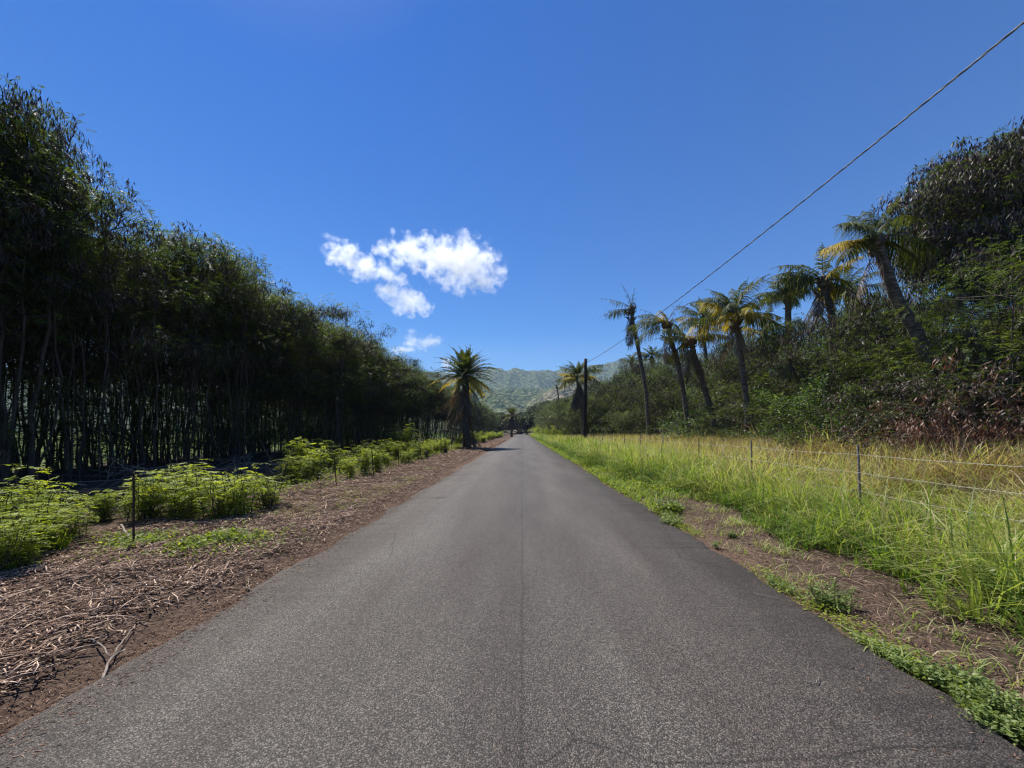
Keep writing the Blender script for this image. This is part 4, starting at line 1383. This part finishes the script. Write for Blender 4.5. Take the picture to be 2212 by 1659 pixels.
def left_chips(b, n, y0, y1, sz):
    y = rng.uniform(y0, y1, n)
    x = -2.68 - rng.random(n) ** .9 * 3.6
    dens = fbm(x * 1.1, y * 1.1, 101, 3) + .16 * sstep(-2.7, -3.2, x) - .02
    k = dens > rng.uniform(.26, .54, n)
    x, y = x[k], y[k]
    m_ = len(x)
    L = rng.lognormal(math.log(.055), .68, m_) * sz
    L = np.minimum(L, .34) * (1 - .55 * sstep(-3.2, -2.75, x))
    r = rng.uniform(.0022, .0070, m_) * sz * (1 + L * 1.5)
    v = np.where(rng.random(m_) < .52, rng.uniform(.62, 1.0, m_), rng.uniform(.15, .65, m_))
    litter(b, x, y, L, r, v, lift=.055)


b = MB()
left_chips(b, 38000, 1.3, 5.2, 1.0)
left_chips(b, 28000, 5.2, 11, 1.1)
left_chips(b, 16000, 11, 26, 1.6)
left_chips(b, 10000, 26, 70, 3.4)
# fine grit that spills onto the tarmac
n = 16000
y = 1.3 + 14 * rng.random(n) ** 1.3; x = -2.72 - rng.normal(0, .17, n)
litter(b, x, y, rng.uniform(.010, .045, n), rng.uniform(.0012, .0032, n), rng.uniform(.1, .8, n), lift=.008)
n = 1500                                   # crumbs blown onto both sides of the road
y = 1.3 + 22 * rng.random(n) ** 1.5
x = np.where(rng.random(n) < .6, -2.55 + np.abs(rng.normal(0, .32, n)), 2.42 - np.abs(rng.normal(0, .28, n)))
litter(b, x, y, rng.lognormal(math.log(.018), .5, n), rng.uniform(.0015, .004, n), rng.uniform(.15, .8, n), lift=.003)
tag(b.build('wood_chips', M['chip']), 'shredded bark and wood chips covering the left verge', 'wood chips', kind='stuff')

b = MB()
n = 17000
y = 1.3 + rng.random(n) ** 1.3 * 9
x = 2.55 + rng.random(n) * 2.0
litter(b, x, y, rng.lognormal(math.log(.028), .5, n), rng.uniform(.0012, .0035, n), np.where(rng.random(n) < .25, rng.uniform(.55, .95, n), rng.uniform(.0, .45, n)), lift=.02)
n = 700
y = 1.5 + rng.random(n) * 8; x = edge_x(y) + rng.normal(-.05, .22, n)
litter(b, x, y, rng.uniform(.08, .3, n), np.full(n, .0018), rng.uniform(.6, .95, n), lift=.03)
tag(b.build('leaf_litter', M['chip']), 'dark crumbly leaf litter on the bare strip right of the road', 'litter', kind='stuff')

b = MB()                 # clods and gravel on the bare strips
n = 3800
x = np.where(rng.random(n) < .75, rng.uniform(2.55, 4.1, n), -rng.uniform(2.62, 3.3, n))
y = 1.3 + rng.random(n) ** 1.3 * 10
r = rng.lognormal(math.log(.0055), .55, n)
oct_ = np.array([[1, 0, 0], [0, 1, 0], [-1, 0, 0], [0, -1, 0], [0, 0, .8], [0, 0, -.5]])
V = np.stack([x, y, ground_h(x, y) + r * .2], 1)[:, None] + oct_[None] * r[:, None, None] * rng.uniform(.6, 1.3, (n, 6, 1))
bb = np.arange(n)[:, None] * 6
b.add(V, None, np.concatenate([bb + [list(f)] for f in ((0, 1, 4), (1, 2, 4), (2, 3, 4), (3, 0, 4), (1, 0, 5), (2, 1, 5), (3, 2, 5), (0, 3, 5))]), np.repeat(rng.uniform(.05, .5, n), 6))
tag(b.build('gravel', M['chip']), 'small clods and gravel scattered on the bare soil', 'gravel', kind='stuff')


# ------------------------------------------------------------------ sticks, logs, dead branches
def stick(name, label, polys, m='dead_wood', cat='stick', group=None, wob=.15):
    b = MB()
    for pts, r0, r1 in polys:
        pts = np.asarray(pts, float)
        t = np.linspace(0, 1, len(pts)); tt = np.linspace(0, 1, 9)
        q = np.stack([np.interp(tt, t, pts[:, k]) for k in range(3)], 1)
        q[1:-1] += rng.normal(0, .004, (7, 3))
        b.tube(q, np.linspace(r0, r1, 9), 6, cap=True, wob=wob)
    o = b.build(name, M[m])
    tag(o, label, cat, group)
    return o


def G_(px, py, dz=.02):
    Y = F * CAMH / (py - HY)
    x = (px - VX) / F * Y
    return np.array([x, Y, float(ground_h(x, Y)) + dz if abs(x) > 2.6 else .05])


stick('forked_stick', 'pale forked stick lying on the dirt at the left road edge', [([G_(218, 1472), G_(240, 1425, .05), G_(270, 1405, .04)], .009, .006), ([G_(240, 1425, .05), G_(208, 1398, .04), G_(192, 1394, .03)], .006, .004), ([G_(240, 1425, .05), G_(292, 1358, .03)], .006, .003)])
stick('stick', 'pale stick poking onto the asphalt beside the left verge', [([G_(510, 1288), G_(548, 1291, .01)], .007, .004)])
stick('stick', 'bent pale chip stick near the asphalt, above the forked stick', [([G_(532, 1265), G_(540, 1275, .03), G_(536, 1250, .03)], .007, .004)])
stick('stick', 'thin pale twig parallel to the road edge', [([G_(605, 1232), G_(655, 1212, .02)], .006, .004)])
stick('stick', 'long pale stick on the chips right of the small log', [([G_(740, 1110), G_(770, 1095, .03), G_(795, 1080)], .014, .008)])
stick('charred_log', 'short charred log lying on the wood chips', [([G_(500, 1178, .03), G_(530, 1168, .05), G_(560, 1166, .03)], .035, .022)], 'burnt', 'log', wob=.3)
stick('stick', 'straight pale branch lying on the chips at the far left', [([G_(20, 1265, .03), G_(100, 1235, .05)], .012, .008)])
stick('stick', 'pale stick leaning at the foot of the nearest stake', [([G_(262, 1158, .12), G_(282, 1176, .04)], .016, .013)])
stick('stick', 'slanted pale broken branch standing by the brush pile', [([G_(595, 1062, .02), G_(625, 1040, .24), G_(652, 1012, .40)], .014, .007)])
stick('stick', 'v-shaped pale twig lying below the slanted branch', [([G_(560, 1062, .12), G_(572, 1075, .03), G_(592, 1070, .05)], .012, .008)])
stick('stick', 'small grey stick lying alone on the asphalt', [([np.array([-2.0, 8.8, .035]), np.array([-1.75, 8.75, .045])], .010, .005)])
stick('stick', 'curved dry leaf stem on the asphalt in the right foreground', [([np.array([1.72, 2.33, .038]), np.array([1.77, 2.31, .045]), np.array([1.82, 2.36, .038])], .003, .002)])
stick('stick', 'thin pale straw lying on the asphalt by the upright weed', [([np.array([2.18, 3.62, .03]), np.array([2.34, 3.48, .03])], .0025, .002)])

for k in range(34):                       # brush pile behind the second stake
    c = np.array([rng.uniform(-9.4, -6.9), rng.uniform(8.2, 12.0), 0])
    c[2] = float(ground_h(c[0], c[1])) + rng.uniform(0, .45)
    a = rng.uniform(0, 6.28); L = rng.uniform(.8, 2.4)
    d = np.array([math.cos(a), math.sin(a), rng.normal(.12, .25)])
    q = limb(c - d * L / 2, c + d * L / 2, 8, .25)
    q[:, 2] = np.maximum(q[:, 2], ground_h(q[:, 0], q[:, 1]) + .015)
    polys = [(q, rng.uniform(.010, .022), .005)]
    for _ in range(2):
        s0 = q[rng.integers(2, 7)]
        polys.append((limb(s0, s0 + rng.normal(0, .28, 3) + (0, 0, .12), 5, .2), .007, .003))
    stick('dead_branch', 'bare grey branch tangled in the dark brush pile under the left trees', polys, cat='branch', group='dead branches in the brush pile')
for k in range(46):                       # fallen branches along the shaded foot of the tree row
    c = np.array([rng.uniform(-12.5, -9.4), rng.uniform(6.5, 34), 0])
    c[2] = float(ground_h(c[0], c[1])) + rng.uniform(.02, .3)
    a = rng.uniform(0, 6.28); L = rng.uniform(.8, 2.6)
    d = np.array([math.cos(a), math.sin(a), rng.normal(.1, .22)])
    q = limb(c - d * L / 2, c + d * L / 2, 8, .22)
    q[:, 2] = np.maximum(q[:, 2], ground_h(q[:, 0], q[:, 1]) + .015)
    stick('fallen_branch', 'fallen branch lying in the shade at the foot of the left tree row', [(q, rng.uniform(.010, .025), .006)], cat='branch', group='fallen branches under the left trees')
for (x, y, s_, lb) in ((-5.35, 21.5, .15, 'dark rotten stump beside the hedge stakes'), (-5.3, 26.5, .13, 'farther dark stump near the big date palm')):
    b = MB()
    b.tube(np.array([[0, 0, -.1], [0, 0, .12], [.01, 0, .28], [.02, 0, .42]]) * (1, 1, s_ / .16), np.array([1.3, 1, .9, .8]) * s_ * .8, 10, cap=True, wob=.35)
    o = b.build('tree_stump', M['burnt'])
    o.location = (x, y, float(ground_h(x, y)))
    tag(o, lb, 'stump')

# dead fronds heaped at the foot of the big date palm
pile = empty('dead_frond_pile', (-4.9, 35.2, 0))
tag(pile, 'dark heap of fallen dead fronds at the foot of the big date palm', 'frond pile')
for k in range(18):
    o = bpy.data.objects.new('dead_frond', rnd.choice(DP['dead']))
    COL.objects.link(o); o.parent = pile
    o.location = (rnd.uniform(-.4, .8), rnd.uniform(-.6, .4), rnd.uniform(.9, 1.9))
    o.rotation_euler = (rnd.uniform(-.3, .3), rnd.uniform(-.1, .35), rnd.uniform(0, 6.28))
    o.scale = (.5, .6, .5)


# ------------------------------------------------------------------ utility poles and overhead wire
def pole(x, y, H, r, label):
    root = empty('utility_pole', (x, y, 0))
    tag(root, label, 'pole', 'utility poles')
    b = MB()
    z = np.linspace(-.4, H, 12)
    b.tube(np.stack([z * 0, z * 0, z], 1), np.linspace(r, r * .82, 12), 14, cap=True, wob=.02)
    b.build('shaft', M['pole'], root, smooth=False)
    b = MB()
    b.tube(np.array([[-.0, -r - .05, H - .32], [0, r + .06, H - .32]]), .012, 6, cap=True)
    b.tube(np.array([[.10, -.05, H - .35], [.10 + .06, -.05, H - .35], [.22, -.05, H - .33]]), [.02, .03, .02], 6, cap=True)
    b.build('wire_clamp', M['steel'], root)
    b = MB()
    b.tube(np.array([[-r - .006, -.04, .3], [-r * .86 - .01, -.04, H * .6]]), .012, 5)
    b.build('ground_wire_guard', M['rust'], root)
    return root


pole(5.93, 36, 8.35, .165, 'dark wooden utility pole standing in the grass right of the road')
pole(6.25, 98, 8.3, .16, 'farther thin utility pole down the road, in front of the umbrella tree')
pole(6.4, 160, 8.3, .16, 'farthest utility pole, tiny beside the umbrella tree')


def cable(x0, y0, z0, x1, y1, z1, sag, name, label, r=.011, strands=True):
    n = 700 if strands else 40
    t = np.linspace(0, 1, n)
    c = np.stack([x0 + (x1 - x0) * t, y0 + (y1 - y0) * t, z0 + (z1 - z0) * t - 4 * sag * t * (1 - t)], 1)
    root = empty(name, (0, 0, 0))
    tag(root, label, 'cable')
    span = abs(y1 - y0)
    for k, mm in enumerate(('cable', 'cable', 'cable_grey') if strands else ('cable',)):
        ph = 2 * np.pi * (k / 3) + t * span * 2 * np.pi / .55
        off = np.stack([np.cos(ph), ph * 0, np.sin(ph)], 1) * (r * .95 if strands else 0)
        b = MB()
        b.tube(c + off, r * (.8 if mm == 'cable' else .62), 6)
        b.build('strand', M[mm], root, smooth=True)


# the wire passes (x/y, z) = the line measured in the photograph
cable(6.05, 36, 8.0, 7.45, -12, 8.1, .92, 'overhead_cable', 'twisted overhead cable running from the near utility pole across the upper right sky')
cable(6.05, 36, 8.0, 6.3, 98, 7.95, .9, 'overhead_cable', 'thin overhead cable between the near and the farther utility pole', .018, False)
cable(6.3, 98, 7.95, 6.45, 160, 7.95, .9, 'overhead_cable', 'faint overhead cable between the two farther utility poles', .02, False)

# ------------------------------------------------------------------ fences
fence = empty('wire_fence', (5.6, 0, 0))
tag(fence, 'strand wire fence with thin metal posts running through the grass right of the road', 'fence')
fy = [3.45, 6.4, 9.35, 12.3, 15.2, 18.2, 21.1, 24.0, 26.9, 30.0, 33, 36.2, 39.5, 43, 47]
for k, y in enumerate(fy):
    b = MB()
    lean = rng.normal(0, .02) - .03 * (y < 10)
    h = 1.37 + rng.normal(0, .03)
    # T-section steel post: web and flange, with studs
    w, tk = .018, .004
    for (xa, xb, ya, yb) in ((-w, w, -tk, tk * .2), (-tk * .6, tk * .6, tk * .2, .026)):
        z0_, z1_ = -.3, h
        V = np.array([[xx + lean * (zz_ / h), yy_, zz_] for zz_ in (z0_, z1_) for xx, yy_ in ((xa, ya), (xb, ya), (xb, yb), (xa, yb))])
        b.add(V, [[0, 1, 5, 4], [1, 2, 6, 5], [2, 3, 7, 6], [3, 0, 4, 7], [4, 5, 6, 7]])
    o = b.build('post', M['steel'] if k % 3 else M['rust'], fence)
    o.location = (rng.normal(0, .03), y, 0)
for hz in (1.17, .87, .56, .27):
    b = MB()
    pts = []
    for k in range(len(fy) - 1):
        for t in np.linspace(0, 1, 7)[:-1]:
            pts.append([rng.normal(0, .001) - .022, fy[k] + (fy[k + 1] - fy[k]) * t, hz - .02 * math.sin(t * math.pi) + rng.normal(0, .002)])
    pts = [[-.022, -1.5, hz]] + pts
    b.tube(np.array(pts), .0032, 5)
    if hz in (.87,):
        b.tube(np.array(pts) + (0.012, 0, -.035), .0022, 4)
    # barbs on the strands
    for yb_ in np.arange(1.5, 16, .35):
        c = np.array([-.022, yb_, hz - .008])
        b.tube(np.array([c - (.012, .0, .014), c + (.012, 0, .014)]), .0018, 4)
    b.build('wire', M['wire'], fence)

GF = 'thin rusty stakes of the old left fence line'
for k, (bx, by, tx, ty, h) in enumerate(((-5.05, 5.0, -5.05, 5.0, .99), (-5.20, 8.05, -4.90, 8.0, .84), (-5.25, 10.9, -5.33, 10.9, .86), (-5.05, 13.1, -5.12, 13.1, .92),
                                         (-5.22, 16.3, -5.25, 16.3, .93), (-5.15, 19.9, -5.3, 19.9, 1.0), (-5.2, 24.6, -5.2, 24.6, 1.1), (-4.95, 25.6, -5.15, 25.6, 1.0),
                                         (-5.25, 28.6, -5.25, 28.6, 1.1), (-5.15, 33.5, -5.15, 33.5, 1.1))):
    b = MB()
    z0_ = float(ground_h(bx, by))
    p0, p1 = np.array([bx, by, z0_ - .2]), np.array([tx, ty, z0_ + h])
    q = limb(p0, p1, 6, .0 if k != 5 else .10)
    b.tube(q, np.array([.017, .017, .016, .017, .016, .017]), 4, cap=True)
    for t in np.arange(.25, .98, .06):                       # studs of the star picket
        c = p0 * (1 - t) + p1 * t
        b.tube(np.array([c + (.012, -.012, 0), c + (.024, -.020, 0)]), .004, 4, cap=True)
    o = b.build('fence_stake', M['rust'])
    lbs = ['nearest upright rusty stake in front of the left feathery shrubs', 'slanting rusty stake beside the brush pile', 'rusty stake third from the viewer, leaning slightly left',
           'rusty stake at the near end of the feathery hedge', 'short rusty stake in the middle of the feathery hedge', 'bent rusty stake against the bright hedge',
           'straight thin stake right of the rotten stump', 'leaning thin stake just behind the straight one', 'thin stake near the big date palm', 'farthest stake at the foot of the big date palm']
    tag(o, lbs[k], 'stake', GF)

# ------------------------------------------------------------------ clouds
def cloud(name, label, blobs, Y=6200.0, dens=.009, seed=0.0, depth=.55, amp=1.0):
    """blobs: (px, py, rx, ry) in picture measures turned into real ellipsoids at distance Y; one closed volume"""
    k = Y / F
    cen = [P(px, py, Y + dy * k) for px, py, rx, ry, dy in blobs]
    rad = [np.array([rx * k, (rx + ry) * .5 * k * depth * 2, ry * k]) for px, py, rx, ry, dy in blobs]
    o0 = np.mean(cen, 0)
    bmh = MB()
    nu, nv = 14, 9
    for c, r in zip(cen, rad):
        th = np.linspace(0, 2 * np.pi, nu, endpoint=False)
        ph = np.linspace(-np.pi / 2 + .12, np.pi / 2 - .12, nv)
        T, Ph = np.meshgrid(th, ph)
        V = np.stack([np.cos(Ph) * np.cos(T), np.cos(Ph) * np.sin(T), np.sin(Ph)], -1).reshape(-1, 3) * r * 1.6 + c - o0
        i = np.arange(nv - 1)[:, None] * nu
        j = np.arange(nu)[None]
        q = np.stack([i + j, i + (j + 1) % nu, i + nu + (j + 1) % nu, i + nu + j], -1).reshape(-1, 4)
        V = np.vstack([V, c - o0 - (0, 0, r[2] * 1.6), c - o0 + (0, 0, r[2] * 1.6)])
        jj = np.arange(nu)
        t = np.vstack([np.stack([np.full(nu, nv * nu), (jj + 1) % nu, jj], 1), np.stack([np.full(nu, nv * nu + 1), (nv - 1) * nu + jj, (nv - 1) * nu + (jj + 1) % nu], 1)])
        bmh.add(V, q, t)
    m, nt, N = mat('cloud_vapour')
    L = nt.links.new
    tc = N('ShaderNodeTexCoord')
    n1 = N('ShaderNodeTexNoise')
    n1.inputs['Scale'].default_value = 1 / (24 * k)
    n1.inputs['Detail'].default_value = 8
    n1.inputs['Roughness'].default_value = .68
    n1.inputs['Distortion'].default_value = .25
    mp = N('ShaderNodeMapping'); mp.inputs['Location'].default_value = (seed * 977, seed * 311, 0)
    L(tc.outputs['Object'], mp.inputs[0]); L(mp.outputs[0], n1.inputs['Vector'])
    last = None
    for c, r in zip(cen, rad):
        sb_ = N('ShaderNodeVectorMath'); sb_.operation = 'SUBTRACT'
        L(tc.outputs['Object'], sb_.inputs[0]); sb_.inputs[1].default_value = tuple(c - o0)
        dv = N('ShaderNodeVectorMath'); dv.operation = 'DIVIDE'
        L(sb_.outputs[0], dv.inputs[0]); dv.inputs[1].default_value = tuple(r)
        ln = N('ShaderNodeVectorMath'); ln.operation = 'LENGTH'; L(dv.outputs[0], ln.inputs[0])
        iv = N('ShaderNodeMath'); iv.operation = 'SUBTRACT'; iv.inputs[0].default_value = 1.0
        L(ln.outputs['Value'], iv.inputs[1])
        if last is None: last = iv.outputs[0]
        else:
            mxn = N('ShaderNodeMath'); mxn.operation = 'SMOOTH_MAX'; mxn.inputs[2].default_value = .25
            L(last, mxn.inputs[0]); L(iv.outputs[0], mxn.inputs[1]); last = mxn.outputs[0]
    # field = falloff + amp*(noise-0.5)*k
    a1 = N('ShaderNodeMath'); a1.operation = 'MULTIPLY_ADD'; a1.inputs[1].default_value = 6.4 * amp; a1.inputs[2].default_value = -3.2 * amp - .02
    L(n1.outputs['Fac'], a1.inputs[0])
    a2 = N('ShaderNodeMath'); a2.operation = 'ADD'; L(a1.outputs[0], a2.inputs[0]); L(last, a2.inputs[1])
    mr = N('ShaderNodeMapRange'); mr.inputs[1].default_value = 0; mr.inputs[2].default_value = 1.3; mr.inputs[3].default_value = 0; mr.inputs[4].default_value = dens
    L(a2.outputs[0], mr.inputs[0])
    pv = N('ShaderNodeVolumePrincipled')
    pv.inputs['Color'].default_value = (.96, .965, .97, 1)
    pv.inputs['Anisotropy'].default_value = .42
    L(mr.outputs[0], pv.inputs['Density'])
    o = N('ShaderNodeOutputMaterial'); L(pv.outputs[0], o.inputs['Volume'])
    m.cycles.volume_step_rate = .5
    ob = bmh.build(name, m)
    ob.location = tuple(o0)
    md = ob.modifiers.new('hull', 'REMESH')
    md.mode = 'VOXEL'
    md.voxel_size = 5.0 * k
    tag(ob, label, 'cloud')


cloud('cloud', 'largest white cloud with ragged edges, right part of the cloud group', [(1000, 572, 62, 42, 0), (945, 556, 55, 32, 0), (885, 545, 48, 24, 0), (1045, 610, 30, 16, 0), (835, 540, 22, 12, 0)], seed=1)
cloud('cloud', 'elongated white cloud slanting down on the left of the largest one', [(752, 556, 36, 22, 0), (790, 578, 38, 22, 0), (832, 594, 26, 18, 0), (722, 540, 20, 12, 0)], seed=2)
cloud('cloud', 'rounded white cloud hanging below the two bigger ones', [(888, 652, 36, 24, 0), (850, 632, 30, 15, 0), (868, 612, 16, 14, 0)], seed=3)
cloud('cloud', 'small flat cloud low above the left tree row', [(910, 740, 34, 13, 0), (874, 756, 24, 8, 0)], seed=4)
cloud('cloud', 'small cloud partly hidden behind the big date palm crown', [(968, 788, 24, 15, 0)], seed=5)
cloud('cloud_wisp', 'faint wisp at the right end of the cloud group', [(1082, 588, 14, 15, 0)], seed=6, dens=.006)
cloud('cloud_wisp', 'tiny puff above the middle of the cloud group', [(848, 497, 8, 7, 0)], seed=7.3, dens=.008, amp=.5)
cloud('cloud_wisp', 'tiny slanted scrap just above the small flat cloud', [(889, 716, 11, 8, 0)], seed=8.1, dens=.008, amp=.5)

cloud('cloud_wisp', 'thin wisp trailing at the upper left end of the cloud group', [(706, 512, 14, 7, 0), (728, 518, 12, 5, 0)], seed=9.4, dens=.004)
cloud('cloud_wisp', 'tiny scrap right above the right end of the cloud group', [(1070, 548, 11, 6, 0)], seed=10.2, dens=.004, amp=.8)
cloud('cloud_wisp', 'small scrap at the lower right corner of the largest cloud', [(1062, 628, 13, 7, 0)], seed=11.7, dens=.006, amp=.8)
# ------------------------------------------------------------------ haze
HAZE = True
if HAZE:
    b = MB()
    x0, x1, y0, y1, z0_, z1_ = -5000, 5000, -400, 4500, -60, 900
    V = [[x, y, z] for z in (z0_, z1_) for x, y in ((x0, y0), (x1, y0), (x1, y1), (x0, y1))]
    b.add(V, [[0, 3, 2, 1], [4, 5, 6, 7], [0, 1, 5, 4], [1, 2, 6, 5], [2, 3, 7, 6], [3, 0, 4, 7]])
    m, nt, N = mat('thin_air')
    pv = N('ShaderNodeVolumePrincipled')
    pv.inputs['Color'].default_value = (.55, .74, 1, 1)
    pv.inputs['Density'].default_value = .00012
    pv.inputs['Anisotropy'].default_value = 0
    o = N('ShaderNodeOutputMaterial'); nt.links.new(pv.outputs[0], o.inputs['Volume'])
    tag(b.build('haze', m), 'thin bluish air haze softening the mountains', 'haze', kind='stuff')
